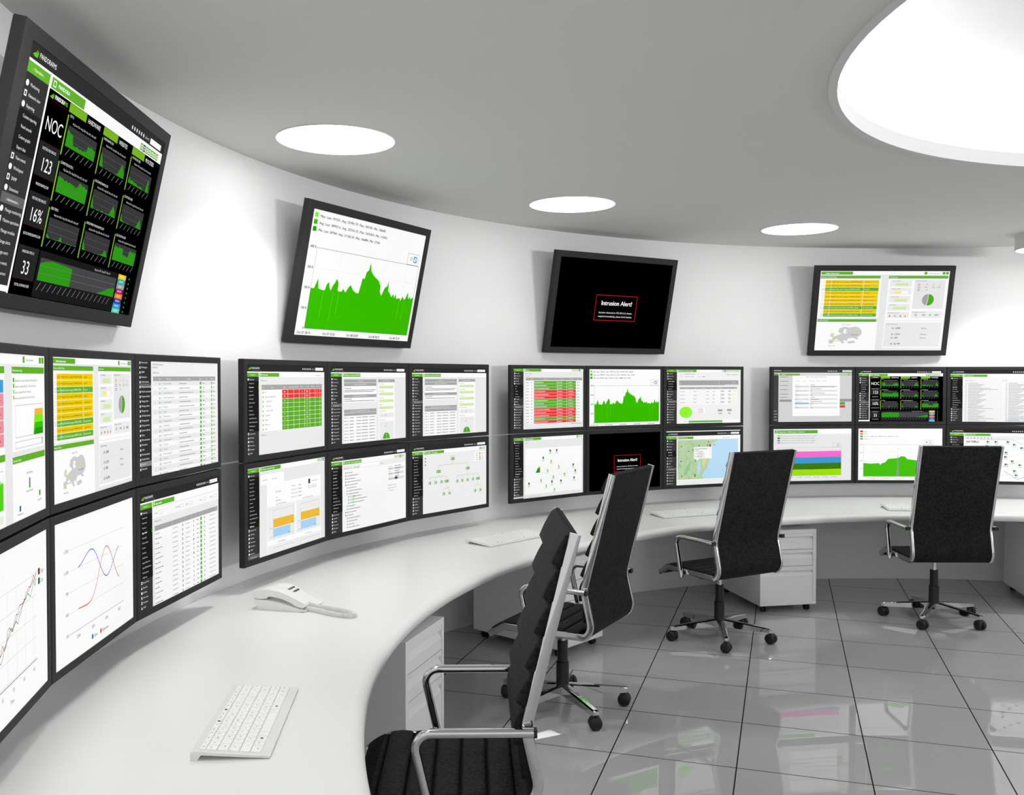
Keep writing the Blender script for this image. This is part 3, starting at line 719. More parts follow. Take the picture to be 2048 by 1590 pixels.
    for k, c in enumerate(('#f5c815', '#24b0a8', '#9a9a9a', '#a01070', '#f07a20', '#2a3f95', '#2a8fd8', '#55cfae')):
        y = 77.2 + k * 2.6; p.rect(134, y, 145, y + 2.6, c); p.up(); p.text('SERVICE %d' % (k + 1), 139.5, y + 1.8, 1.05, '#fff', 'c', sx=.9); p.disc(150, y + 1.3, .55, '#3fd030', n=8); p.z -= 1
    return p
def lines_page(kind):
    p = Page('#fff'); p.up()
    if kind == 'sales':
        for k, t in enumerate(('100', '400', '700', '1,000', '1,300')):
            y = 79 - k * 14.5; p.rect(26, y - .12, 136, y + .12, '#333' if k == 0 else '#ccc'); p.text(t, 24, y + 1, 2.2, '#444', 'r', sx=1.1)
        B = [(0, 1000), (1, 1170), (2, 660), (3, 1030)]; A = [(0, 400), (1, 460), (2, 1120), (3, 540)]
        def sm(v):
            o = []
            for i in range(3):
                p0, p1, p2, p3 = [v[max(0, min(3, i + d))][1] for d in (-1, 0, 1, 2)]
                for j in range(17):
                    t = j / 16; q = .5 * (2 * p1 + (p2 - p0) * t + (2 * p0 - 5 * p1 + 4 * p2 - p3) * t * t + (3 * p1 - p0 - 3 * p2 + p3) * t ** 3); o.append((42 + (i + t) * 28, 79 - (q - 100) / 300 * 14.5))
            return o
        p.up(); p.line(sm(B), '#2f5fc8', .7); p.line(sm(A), '#e0402a', .7)
        for k, t in enumerate(('2004', '2005', '2006', '2007')): p.text(t, 42 + 28 * k, 84.5, 2.2, '#444', 'c')
        p.rect(67, 89, 70, 92.2, '#2f5fc8'); p.text('Sales', 71.5, 91.8, 2.4, '#333'); p.rect(84, 89, 87, 92.2, '#e0402a'); p.text('Expenses', 88.5, 91.8, 2.4, '#333')
    else:
        for k in range(5): p.rect(12, 24 + 13 * k, 136, 24.25 + 13 * k, '#ccc')
        for k in range(7): p.rect(24 + 17.5 * k, 24, 24.25 + 17.5 * k, 78, '#ccc')
        p.rect(12, 77, 136, 77.4, '#333'); r = random.Random(5); p.up()
        for c, d, sd in (('#a02030', 0, 1), ('#207a3a', 2.5, 2)):
            r = random.Random(sd); p.line([(14 + i * 3.3, 76 - i * 1.38 + d + r.uniform(-4, 3.2)) for i in range(37)] + [(136, 22 + d * 2)], c, .5)
        p.line([(14, 79), (136, 24)], '#333', .35); p.rect(140, 22, 144, 26, '#8a1020'); p.text('Dogs', 145, 25.6, 2.4, '#333'); p.rect(140, 28, 144, 32, '#1a6a2a'); p.text('Cats', 145, 31.6, 2.4, '#333')
        for k, t in enumerate(('0', '10', '15', '30', '45', '60')): p.text(t, 24 + 21 * k, 83, 2.2, '#444', 'c')
        p.text('Time', 84, 89, 2.4, '#444', 'c')
    return p
def dash_left():
    p = Page('#ececec'); p.up(); p.rect(0, 0, 160, 6, '#fff'); p.rect(112, 1.2, 116, 5, GR); p.rect(147, 1.2, 152, 5, GR); p.rect(153, 1.2, 158, 5, GR); p.text('Customer dashboard', 118, 3.8, 1.3, '#333')
    p.rect(2, 7, 76, 98, '#fff'); p.rect(90, 7, 158.5, 57, '#fff'); p.rect(90, 60, 158.5, 98, '#fff'); p.up()
    p.rect(2, 7.4, 76, 11.4, GR); p.rect(90, 7.4, 158.5, 11.4, GR); p.rect(2, 57, 76, 61, GR); p.rect(90, 60, 158.5, 64, GR)
    for r in range(5):
        for c in range(4): p.rect(4 + c * 17.6, 15 + r * 7.6, 21.2 + c * 17.6, 22.2 + r * 7.6, '#4a9fdc' if r == 0 else '#f292a0')
    p.up(); p.text('Online network usage', 91, 10.3, 1.5, '#fff'); p.text('Datacenter Status', 91, 63, 1.5, '#fff')
    for r in range(5):
        for c in range(4): p.text('17 segundos', 5 + c * 17.6, 19.5 + r * 7.6, 1.5, '#222')
    for k, (c, t) in enumerate((('#2fa81a', 'pandoraftm.com | Latency (Max: 4m 3.7; Max: 4.6; Min: 0.3)'), ('#3cc41c', 'integria.com | Latency (Max: 4m 3.7; Max: 4.6; Min: 0.3)'), ('#7df62c', 'artica.es | Latency (Max: 4m 3.7; Max: 4.6)'), ('#f0b040', 'babel.es | Latency (Max: 4m 3.7; Max: 4.6; Min: 0.3)'))): p.rect(92, 14 + k * 3.4, 94.5, 16.4 + k * 3.4, c); p.text(t, 95.5, 16.2 + k * 3.4, 1.3, '#333', sx=1.05)
    p.frame(96, 30, 155, 49, '#999', .25); p.up(); p.area([(133, 49), (136.5, 33), (155, 33)], 49, '#f0b840'); p.up(); p.area([(133.4, 49), (136.6, 37), (155, 37)], 49, '#78f020'); p.up(); p.area([(134, 49), (136.8, 41.5), (155, 41.5)], 49, '#34c414'); p.up(); p.area([(134.4, 49), (137, 45), (155, 45)], 49, '#25a010')
    p.frame(96, 51.4, 155, 55.4, '#999', .25); p.rect(151, 51.6, 154.6, 55.2, '#bfe0a0')
    p.frame(6, 66, 72, 88, '#999', .25); p.up(); p.area([(6 + (66 * a / 108), 88 - 22 * v / 400 * 1.3) for a, v in TRACE], 88, '#55d418'); p.rect(6, 91, 72, 95.5, '#e8f4dc')
    for t, x, y in (('Office Database', 124, 72), ('Internal Network', 124, 83), ('Workstations', 104, 95), ('Server farm', 146, 91)): p.text(t, x, y, 1.4, '#333', 'c')
    for x, y, c in ((124, 76, '#888'), (124, 79, '#4aa63a'), (104, 91, '#2a5a9a'), (146, 86, '#4a8a3a')): p.rect(x - 1.5, y - 1.5, x + 1.5, y + 1.8, c)
    return p
def agents_scrolled():
    p = Page('#f2f2f2'); p.up(); p.rect(0, 0, 22, 98, '#333'); p.rect(22, 0, 22.6, 98, '#fff'); p.rect(0, 19, 22, 22.6, '#666'); p.rect(0, 84.5, 22, 88.6, '#888'); p.rect(25.5, 13, 154, 17, '#a8a8a8'); p.up()
    items = MENU2[4:8] + ['=Administration'] + MENU2[9:] + ['=Links', 'Documentation', 'Module library', 'Support', 'Enterprise']
    for i, t in enumerate(items[:24]): p.text(t.strip('='), 5, 2 + i * 4.05, 1.5, '#eee'); p.rect(2, .6 + i * 4.05, 3.6, 2.6 + i * 4.05, '#eee')
    p.text('Total items in inventory', 24.5, 3.4, 1.4, '#333'); p.text('Parent filter', 24.5, 5.8, 1.3, '#333'); p.text('Total items: 35', 24.5, 10.4, 1.3, '#333')
    for i in range(20):
        y = 17 + i * 4.1; p.rect(25.5, y, 154, y + 4.1, '#fafafa' if i % 2 else '#ececec')
    p.up()
    for x in (29, 34, 42, 73, 117, 124, 131, 141): p.rect(x, 13, x + .25, 98, '#ddd')
    for x, t in ((36, 'Agent'), (50, 'Module name'), (90, 'Description'), (118, 'Status'), (132, 'Graph'), (143, 'Timestamp')): p.text(t, x, 15.7, 1.2, '#fff')
    names = ['Avg. task computation', 'Avg. Power', 'Calculated Quality Group', 'Calculated Quality Group OK', 'Calculated Quality Host', 'CPU Usage', 'Disk Free', 'IP Repeated Group', 'IP Repeated Group OK', 'IP Repeated Host', 'Managed nodes Group', 'Managed nodes Group OK', 'Max. latch temperature', 'Max. Power', 'Mem Avg', 'Min. latch temperature', 'Min. Power', 'Monitor Last Temp', 'Ping', 'Rack Power']
    for i, t in enumerate(names):
        y = 19.8 + i * 4.1; p.text(t, 44, y, 1.15, '#333'); p.dash(75, y, 15 + (i * 7) % 19, '#999', .7); p.rect(118.5, y - 1.7, 122, y + .9, '#5cb82a'); p.dash(125, y, 4, '#666', .7); p.rect(144, y - 1.7, 146, y + .9, '#5cb82a'); p.dash(148, y, 5, '#888', .7); p.rect(36.5, y - 1.3, 37.6, y + .6, '#6aa'); p.line([(39, y + .5), (40.4, y - 1.3)], '#888', .4)
    return p
def agents_table():
    p = ui(MENU, tab='Agent detail', tabw=40, act=4); y0 = p.y0; p.rect(p.x0, y0, 160, y0 + 9, '#fbfbfb'); p.rect(26, 34, 157, 98, '#fcfcfc'); p.rect(26, 30, 157, 34.4, '#a8a8a8'); p.up()
    for x, t in ((26, 'Group:'), (66, 'Recursion'), (86, 'Search'), (116, 'Status:'), (140, 'Search')): p.text(t, x, y0 + 5.4, 1.4, '#333'); p.frame(x + 8, y0 + 3.4, x + 15, y0 + 6.2, '#bbb', .25)
    p.text('Total items: 34', 25.5, y0 + 12.4, 1.3, '#333')
    for x in (58, 76, 84, 98, 108, 116, 123, 131, 154): p.rect(x, 30, x + .3, 98, '#e8e8e8')
    for i in range(15):
        y = 37.4 + i * 4.25; p.dash(27, y, 7 + (i * 5) % 9, '#888', .7); p.dash(60, y, 10, '#999', .6); p.rect(79, y - 1.6, 80.6, y + .8, '#8a9ab0'); p.dash(86, y, 8, '#999', .6); p.disc(103, y - .4, .9 if i in (4, 7) else .5, '#345', 1.2, n=10); p.dash(110, y, 4, '#777', .8)
        p.rect(117.4, y - 2, 120.8, y + 1.2, '#5cb82a'); p.rect(126, y - 1.2, 127.6, y + .5, '#5cb82a'); p.dash(138, y, 14, '#999', .6)
    return p
def groups_table():
    p = ui(MENU, tab='Group view', tabw=38, act=2); p.rect(27, 22, 154, 73, '#fff'); p.rect(27, 22, 154, 27.5, '#a8a8a8'); p.up()
    xs = [67, 79, 91.5, 103, 115, 126.5, 138.5, 149.5, 154]
    p.text('Total items: 21', 25, 17.8, 1.4, '#444'); p.text('Total items: 21', 25, 77.5, 1.4, '#444'); p.text('Update groups', 140, 12, 1.3, '#444')
    for r in range(9):
        y = 27.8 + r * 5.05
        for a, b_ in zip(xs, xs[1:]): p.rect(a, y, b_ - .5, y + 4.7, '#f43a36' if r < 2 else '#62b024')
    p.up()
    for x, t in ((29, 'Icon'), (45, 'Group'), (70, 'Agents'), (81, 'Agent unknown'), (94, 'Unknown'), (106, 'Not init'), (118, 'Normal'), (129, 'Warning'), (141, 'Critical')): p.text(t, x, 25.4, 1.3, '#fff')
    for r, t in enumerate(('All', 'Group of workstations', '  Madrid HQ', '  Paris HQ', '  Moscow HQ', 'Los Santos', 'Europe', 'Network', 'Web')):
        y = 31 + r * 5.05; p.text(t, 33 + (2 if t[0] == ' ' else 0), y, 1.6, '#333'); p.disc(29.6, y - .6, .9, '#7ab82a', 1.3, n=12)
        p.text(str((88, 88, 13, 8, 6, 19, 10, 19, 6)[r]), 72, y, 1.8, '#fff', 'c'); p.text(str((1043, 1043, 82, 94, 81, 84, 188, 155, 32)[r]), 120, y, 1.8, '#fff', 'c')
        if r < 2: p.text('2', 109, y, 1.8, '#fff', 'c'); p.text('8', 143, y, 1.8, '#fff', 'c')
    return p
def news(v=0):
    p = ui(MENU2, tab='Welcome to Pandora FMS Web Console', tabw=36); p.rect(26, 16.5, 93, 46, '#fff'); p.rect(97, 16.5, 134, 98, '#fff'); p.rect(26, 55, 93, 98, '#fcfcfc'); p.up()
    for y0, y1 in ((16.5, 20.6), (21, 25.2), (36, 40)): p.rect(26, y0, 93, y1, '#a8a8a8')
    p.rect(97, 16.5, 134, 20.6, '#a8a8a8'); p.rect(26, 55, 93, 59, '#a8a8a8'); p.rect(26, 59.4, 93, 63, '#a8a8a8'); p.up()
    p.text('News board', 59, 19.2, 1.4, '#fff', 'c'); p.text('Welcome to Pandora FMS 5.0', 59, 23.8, 1.4, '#fff', 'c'); p.text('Get Started Pandora FMS Right Now!', 59, 38.6, 1.4, '#fff', 'c'); p.text('Pandora FMS Overview', 115, 19.2, 1.4, '#fff', 'c'); p.text('This is your last activity in Pandora FMS console', 59, 57.6, 1.4, '#fff', 'c')
    for y, w in ((28.4, 14), (30.8, 64), (32.8, 60), (42.2, 14), (44.6, 62)): p.dash(27, y, w, '#777', .9)
    for k, t in enumerate(('Server health', 'Monitor health', 'Module sanity', 'Alert level')):
        y = 23.6 + k * 9.2; p.text(t, 99, y, 1.3, '#333'); p.rect(99, y + 1.6, 131, y + 5.4, '#d4ecae')
    p.text('Defined and fired alerts', 99, 59.6, 1.2, '#333'); p.rect(99, 61.5, 132, 68, '#eee'); p.text('Monitors by status', 99, 71.5, 1.2, '#333'); p.rect(99, 73, 132, 98, '#eee'); p.up()
    p.text('141', 113, 66, 2., '#333', 'c'); p.text('4', 104, 66, 2., '#e08030', 'c'); p.text('3', 123, 66, 2., '#e08030', 'c')
    for x, c, t in ((105, '#d33', '17'), (114, '#d33', '37'), (122, '#dca800', '10'), (128, '#888', '0')): p.text(t, x, 77, 1.7, c, 'c')
    p.text('1541', 113, 80.4, 1.7, '#4a9a2a', 'c'); p.disc(115, 96.5, 7.6, '#4fae22', 8.4, 180, 360); p.rect(115, 88.2, 115.4, 96.5, '#fff')
    for i in range(9):
        y = 66 + i * 4.1
        for x, w in ((27, 4), (37, 8), (51, 9), (62, 13), (78, 12)): p.dash(x, y, w, '#777', .9)
        p.poly([(33, y - 1.6), (34.2, y), (33, y + .6)], '#555')
    return p
def orange_blue():
    p = ui(MENU, head=False, tab='VMware view ESX detail', tabw=40, act=13, tabc='#5fae2a'); icons(p, 143, .8, 4, '#8cc665', 3.4, 3); p.rect(25, 9, 70, 20, '#fff'); p.rect(36, 20, 150, 98, '#fff'); p.up()
    p.text('View ESX:', 28, 15.6, 1.5, '#333'); p.text('ESX_detail', 46, 15.6, 1.5, '#555'); p.text('ESX_detail', 53, 31, 1.7, '#333'); p.text('Status', 53, 37, 1.3, '#777'); p.text('NORMAL', 53, 41, 1.7, '#4a9a2a')
    for k, t in enumerate(('CPU usage', 'Memory usage', 'Network usage', 'Memory used')): p.text(t, 85, 28 + k * 4.2, 1.4, '#444'); p.dash(100, 28 + k * 4.2, 7, '#888', .8)
    p.rect(122, 23, 126, 28.5, '#26364e'); p.text('Virtual machines: 5', 129, 26.5, 1.3, '#444')
    for k, c in enumerate(('#8ab', '#e6c030', '#6a8', '#aaa')): p.frame(122 + k * 5, 31, 125 + k * 5, 34, c, .5)
    p.rect(37, 45.5, 92, 83, '#f0f0f0'); p.rect(95, 45.5, 149, 83, '#f0f0f0'); p.rect(37, 88.5, 149, 98, '#f0f0f0'); p.up()
    for x, t in ((64, 'Top 5 VMs CPU Usage'), (121, 'Top 5 VMs Memory Usage')):
        p.text(t, x, 44.8, 1.5, '#333', 'c'); p.text('Top 5 VMs usage', x, 87, 1.4, '#333', 'c')
    for x0 in (48, 105):
        p.frame(x0, 50, x0 + 42, 80, '#aaa', .25); p.frame(x0, 92, x0 + 42, 99 - 1, '#aaa', .25); p.rect(x0, 60, x0 + 42, 69.5, '#f2bd3c'); p.rect(x0, 70.5, x0 + 34.5, 80, '#a9d6fb')
        p.up(); p.text('7.50', x0 + 37, 68.8, 1.3, '#333'); p.text('6.00', x0 + 29.5, 79.3, 1.3, '#333'); p.z -= 1
        p.text('VM linux', x0 - 1, 70, 1.1, '#555', 'r'); p.text('VM win', x0 - 1, 80, 1.1, '#555', 'r')
        for k in range(6): p.text(str(k), x0 + 1 + k * 7.6, 82.2, 1.2, '#555', 'c')
    return p
def tree_page():
    p = ui(MENU, tab='Tree View - Sort the agents by groups', tabw=38, act=3, bg='#fcfcfc'); icons(p, 133, 9.4, 6, '#9bcf75', 3.4, 3); p.rect(p.x0, p.y0 + .2, 160, p.y0 + 6, '#f0f0f0'); p.rect(118, 20, 158, 42, '#fff'); p.up()
    p.text('Agent status  All', 25, 18.6, 1.5, '#444'); p.text('Search agent', 46, 18.6, 1.5, '#333'); p.rect(58, 15, 98, 19.4, '#fff'); p.text('Filter', 103, 18.4, 1.4, '#555')
    for k, t in enumerate(('Agent name', 'IP Address', 'Interval', 'Description', 'Last contact', 'Next agent contact')):
        y = 24 + k * 3.4
        if k % 2: p.rect(119, y - 2.3, 156, y + .9, '#e0e0e0')
        p.up(); p.text(t, 119.5, y, 1.3, '#333'); p.dash(134, y, 14 - k, '#555', .9); p.z -= 1
    p.up(); p.rect(134, 38.4, 140, 41.8, '#2a4a78')
    for k, t in enumerate(('Advanced information', 'Agent access rate (24h)', 'Custom fields')): p.text('> ' + t, 118, 49.6 + k * 3.6, 1.35, '#444')
    for k in range(19):
        y = 24.6 + k * 3.85; ind = 0 if k < 5 or k in (13, 14) else 3; ind = 6 if k in (8, 9, 10) else ind
        p.rect(28 + ind, y - 1.6, 29.4 + ind, y + .4, '#345' if k in (4, 13, 14) else '#7ab84a' if ind == 3 else '#667')
        if ind == 6:
            for q, c in enumerate(('#a9c8e8', '#a9e0d0', '#5cb82a', '#f08a50')[:4 if k == 8 else 3]): p.rect(32 + ind + q * 2.6, y - 1.8, 33.8 + ind + q * 2.6, y + .6, c)
        p.dash(31 + ind + (9 if ind == 6 else 0), y, 12 + (k * 11) % 17, '#888', .95)
    return p
def node(p, x, y, w=2.6, txt=True):
    p.rect(x - w, y - 1.9, x + w, y + 1.9, '#5cae2a'); p.up(); p.frame(x - w + .9, y - 1.1, x - w + 2.9, y + 1.1, '#fff', .45)
    if txt: p.dash(x - w + 3.5, y + .4, w * 2 - 4, '#dff0d0', .7)
    p.z -= 1
def org_tree():
    p = ui(MENU, tab='Visual Map - Networking', tabw=42, act=8, bg='#f1f1f1'); icons(p, 144, 9.4, 4, '#9bcf75', 3, 0); p.up(); g = '#8cc46a'
    p.text('Pandora FMS', 84, 19.8, 1.1, '#666', 'c')
    for x in (25.5,):
        for k in range(3): p.disc(27, 19 + k * 4.6, 1.3, '#999', n=14)
    def con(x, y0, ym, xs, y1):
        p.line([(x, y0), (x, ym)], g, .35); p.line([(min(xs), ym), (max(xs), ym)], g, .35)
        for q in xs: p.line([(q, ym), (q, y1)], g, .35)
    con(84, 24, 31, (54, 117), 36); con(54, 42, 47, (36, 48, 60, 71), 52); con(71, 58, 65, (65, 77), 70); con(117, 42, 49, (94, 105, 117, 129, 141), 54); con(140, 60, 67, (134, 146), 72); p.up()
    node(p, 84, 23, 4); node(p, 54, 39.5, 4.5); node(p, 117, 39.5, 4.2)
    for x in (36, 48, 60): node(p, x, 55, 2.3, False)
    node(p, 71, 55, 4.4)
    for x in (94, 105, 117, 129): node(p, x, 57, 2.2, False)
    node(p, 140, 57, 4.2)
    for x, y in ((65, 73), (77, 73), (134, 75), (146, 75)): node(p, x, y, 2.3, False)
    p.rect(132, 16, 156, 30, '#fff'); p.up()
    for k, c in enumerate(('#e43a36', '#f0b830', '#62b024', '#62b024')): p.rect(144, 17.5 + k * 3, 146, 20 + k * 3, c); p.dash(148, 19.4 + k * 3, 6, '#888', .7); p.dash(135, 19.4 + k * 3, 6, '#888', .7)
    return p
def events_table():
    p = ui(['Monitoring', 'Network view', 'Reporting', 'GIS Maps', 'View events', ' Events', ' RSS', ' CSV file', ' Marquee', ' Sound Events'] + MENU2[5:], head=False, tab='Events', tabw=38, top=-.4); icons(p, 132, .6, 6, '#a9d68a', 3.6, 4); p.rect(27, 14.6, 157, 89, '#fbfbfb'); p.rect(27, 14.6, 157, 19, '#a8a8a8'); p.up()
    p.text('Event control filter', 24.5, 8.6, 1.4, '#444'); p.text('Total events: 97', 24.5, 12.8, 1.3, '#444')
    seq = 'gggrrrgggrrrgr'
    for r, c in enumerate(seq):
        y = 20 + r * 4.95
        for a, b_ in ((45, 97.5), (98, 120), (120.5, 142)): p.rect(a, y, b_, y + 4.6, '#62b02e' if c == 'g' else '#f43a3a')
    p.up()
    for x, t in ((31, 'ID'), (38, 'Status'), (66, 'Event name'), (104, 'Agent name'), (127, 'Timestamp'), (145, 'Action')): p.text(t, x, 17.4, 1.3, '#fff')
    for r in range(14):
        y = 23 + r * 4.95; p.dash(28, y, 6, '#777', .9); p.rect(39, y - 1.3, 40.4, y + .4, '#888'); p.dash(46, y, 20 + (r * 7) % 16, '#fff', .9); p.dash(99, y, 11, '#fff', .9); p.dash(124, y, 9 + r % 5, '#fff', .9); p.dash(145, y, 6, '#777', .9)
    p.dash(130, 91.8, 26, '#888', .9); return p
def report():
    p = ui(MENU3, head=False, tab='Reporting - Custom reporting', tabw=40, top=-.4, act=3, bg='#f4f4f4', step=4.6); icons(p, 119, .5, 9, '#9bcf75', 3.7, 1); p.up(); p.rect(26.5, 19.5, 155, 28.5, '#a8a8a8'); p.rect(28, 33, 152, 64, '#fafafa'); p.rect(28, 32, 152, 35.4, '#a8a8a8'); p.rect(26, 92, 155, 98, '#fff'); p.up()
    p.dash(37, 8.6, 24, '#888', .8); p.rect(37, 11.4, 64, 14.6, '#fff'); p.rect(66, 11.4, 74, 14.6, '#fff'); p.frame(29.5, 9, 33.6, 14, '#bbb', .4); p.dash(128, 9.6, 10, '#888', .8); p.dash(141, 9.8, 12, '#888', .8)
    p.text('SLA', 27.5, 26.5, 1.5, '#fff'); p.text('Last 7 days', 148, 24.6, 1.3, '#fff', 'r'); p.rect(112, 19.5, 112.4, 28.5, '#fff'); p.dash(126, 28, 27, '#fff', .8); p.up(); p.dash(38, 13.6, 22, '#777', .8); p.dash(67, 13.6, 6, '#777', .8); p.dash(76, 13.6, 6, '#777', .9)
    for x, t in ((40, 'Agent'), (60, 'Module'), (74, 'Max/Min Values'), (93, 'SLA Limit'), (108, 'SLA Compliance'), (130, 'Status'), (145, 'Criticity')): p.text(t, x, 34.4, 1.2, '#fff')
    for k in range(4):
        y = 41 + k * 6.6; p.dash(29, y - .6, 10 + (k * 5) % 5, '#999', .8); p.dash(57, y - .6, 7, '#999', .8); p.dash(84, y - .6, 7, '#999', .8); p.dash(98, y - .6, 5, '#999', .8); p.text('100%', 119.5, y, 2.9, '#222', 'c', sx=.95); p.text('OK', 135.5, y, 2.9, '#222', 'c', sx=.95); p.rect(143, y - 3.2, 149, y + 1, '#f6f6d8')
    p.disc(41, 77.5, 13.4, '#92fb34', 10.2, n=40); p.rect(68, 69.6, 82, 79.5, '#fff'); p.up(); p.text('100%', 41, 80.4, 1.3, '#333', 'c')
    for k, c in enumerate(('#bbb', '#222', '#f0c040', '#bbb', '#4a6ab0')): p.rect(69, 70.4 + k * 1.8, 70.2, 71.6 + k * 1.8, c); p.dash(71, 71.5 + k * 1.8, 7, '#999', .7)
    p.rect(110, 73, 120, 76.6, '#a8a8a8'); p.rect(130, 72.6, 140, 76.2, '#a8a8a8'); p.text('100%', 115, 82, 2.9, '#222', 'c', sx=.95); p.text('OK', 135.5, 81.6, 2.9, '#222', 'c', sx=.95)
    p.rect(47, 93, 120, 95.8, '#5cae2a'); p.rect(47, 97, 120, 98, '#5cae2a'); p.dash(36, 94.6, 9, '#888', .8); return p
def net_map():
    p = ui(MENU, head=False, tab='Networking Map', tabw=38, top=-.2, act=12); icons(p, 144, .6, 3, '#a9d68a', 4, 0); p.rect(26.5, 18, 156, 92, '#fff'); p.up(); p.text('Map name', 24.5, 9.4, 1.4, '#444')
    P = dict(a=(66, 35), b=(82, 24), c=(97, 24), d=(84, 40), e=(54, 55), f=(76, 55), g=(102, 50), h=(136, 50), i=(89, 66), j=(115, 63), k=(141, 60), l=(138, 72), m=(61, 70), n=(34, 75), o=(73, 80), q=(86, 75), r=(107, 75), s=(92, 87))
    for u, v in ('ad', 'bd', 'cd', 'di', 'ei', 'ij', 'jh', 'jk', 'jl', 'im', 'mn', 'ir', 'iq'): p.line([P[u], P[v]], '#ddd', .3)
    p.up()
    for k, (x, y) in P.items():
        if k == 'e': p.poly([(x - 5, y + 3), (x, y - 5), (x + 5, y - 4), (x + 4.4, y + 3)], '#2c8a1e'); p.disc(x + 3, y - 5, 2, '#7ccc3a', n=12)
        elif k in 'dfgijmso': p.poly([(x - 2, y + 2.4), (x, y - 3), (x + 2, y + 2.4)], '#8cc84a'); p.dash(x - 2.6, y + 4.4, 5, '#6aa84a', .8)
        else: p.rect(x - 1.6, y - 2.4, x + 1.6, y + .6, '#345a4a'); p.rect(x - 2, y + .8, x + 2, y + 2.2, '#8cc84a'); p.dash(x - 3, y + 4.6, 6, '#6aa84a', .8)
    p.rect(0, 94.6, 60, 96.6, '#ddd'); return p
def coast_map():
    p = ui(MENU3[:3] + ['GIS Maps', ' Agents Map', ' Custom Map'] + MENU3[7:], tab='GIS Map USA East', tabw=34, top=1.6, bg='#ffffff', step=5.1, act=4); p.text('Refresh status: 5', 121, 14, 1.5, '#444'); x0, x1, y0, y1 = 24, 155, 16.5, 88
    p.rect(x0, y0, x1, y1, '#bfe3fb'); p.rect(23, 89.5, 156, 98, '#f4f4f4'); p.up()
    land = [(24, 16.5), (112, 16.5), (106, 20), (98, 24), (94, 29), (96, 36), (95, 44), (92, 52), (90, 60), (86, 70), (80, 76), (76, 82), (80, 88), (24, 88)]
    p.poly(land, '#bcd8aa'); p.up(); p.poly([(78, 50), (86, 52), (84, 62), (79, 68), (76, 60)], '#e2d8a8'); p.poly([(40, 70), (52, 56), (50, 68), (42, 80), (36, 80)], '#96cf9a'); p.poly([(66, 60), (72, 52), (73, 68), (70, 80), (66, 74)], '#bfe3fb')
    r = random.Random(11)
    for k in range(46):
        x, y = r.uniform(25, 74), r.uniform(18, 86); pts = [(x, y)]
        for q in range(4): x = max(24.5, min(74, x + r.uniform(-7, 7))); y = max(17, min(87, y + r.uniform(-5, 5))); pts.append((x, y))
        p.line(pts, r.choice(('#86a9a0', '#93b0c0', '#a0b890', '#88a878')), .3)
    p.up()
    for x, y in ((32, 28), (70, 27), (48, 37), (56, 35), (31, 55), (33, 82), (62, 55), (90, 21), (88, 27)): p.disc(x, y, 1.2, '#4a6a88', 1.5, n=10)
    p.disc(93.4, 27.6, 1.8, '#d02028', 2.9, n=14); p.rect(100, 26.2, 106, 27, '#d05050'); p.disc(61, 81, 1.6, '#4a9a4a', 3.4, n=12); p.rect(59, 30, 97, 51, '#fff'); p.poly([(64, 50.9), (70, 50.9), (64.5, 55.5)], '#fff'); p.up(); p.rect(94, 30.6, 94.3, 48.6, '#e88')
    p.dash(60.5, 33.6, 27, '#444', 1.); p.dash(60.5, 35.6, 9, '#555', .9)
    for k in range(6): p.dash(61 + (k % 2) * 5, 38.4 + k * 2.1, 16, '#888', .8)
    for k in range(24): p.rect(26, 24 + k * 1.8, 27.4, 24.3 + k * 1.8, '#2a8a5a')
    return p
def modal():
    p = Page('#464646'); p.up(); p.rect(10, 0, 10, 0, '#fff'); p.rect(9.5, 9, 160, 98, '#d6d6d6'); p.rect(0, 5.4, 160, 9, '#e0e0e0'); p.rect(0, 7, 9, 10.8, '#6a9a48'); p.rect(11, 7, 53, 10.8, '#88b25a'); p.up(); p.text('PANDORAFMS', 0, 2.6, 2., '#ddd', sx=.8, bold=True); p.text('Events', 17, 9.8, 1.6, '#fff', bold=True); icons(p, 134, 6.6, 6, '#7cb250', 3.8, 4)
    for i in range(6): p.disc(111 + i * 3.4, 2.4, .95, '#ddd', 1.15, n=10)
    p.rect(140, .6, 160, 4, '#e4e4e4'); p.rect(12, 56, 36, 60, '#999'); p.rect(134, 55, 160, 60, '#9a9a9a'); p.rect(133, 61, 146, 66, '#5aa83a'); p.rect(133, 67, 146, 71.5, '#e84040')
    for k, w in enumerate((8, 9, 7, 8, 6)): p.dash(0, 76 + k * 5.5 + 2, w * .8, '#ccc', 1.1)
    for y in (14, 22, 30, 38, 46, 52): p.dash(13, y, 16, '#777', 1.)
    p.rect(38, 11, 135, 87, '#fff'); p.rect(38, 15.4, 135, 15.7, '#ddd'); p.rect(39.5, 82, 133, 82.3, '#ddd'); p.up(); p.text('Module Host Alive is going to CRITICAL (0.00)', 86, 14, 1.5, '#333', 'c')
    for k, t in enumerate(('General', 'Details', 'Agent fields', 'Comments', 'Responses')): p.text(t, 46 + k * 13.4, 21.6, 1.4, '#555')
    for k, (t, w) in enumerate((('Event ID', 9), ('Event name', 50), ('Timestamp', 22), ('Owner', 4), ('Type', 28), ('Repeated', 4), ('Severity', 8), ('Status', 17), ('Acknowledged by', 24), ('Group', 6), ('Tags', 3), ('Extra ID', 4))):
        y = 28.4 + k * 3.95
        if k % 2: p.rect(43, y - 2.5, 72, y + .9, '#9cc4ea' if k == 9 else '#e0e0e0'); p.rect(74, y - 2.5, 130, y + .9, '#e4e4e4')
        p.up(); p.text(t, 44, y, 1.35, '#444'); p.dash(75, y, w, '#777', 1.); p.z -= 1
    return p
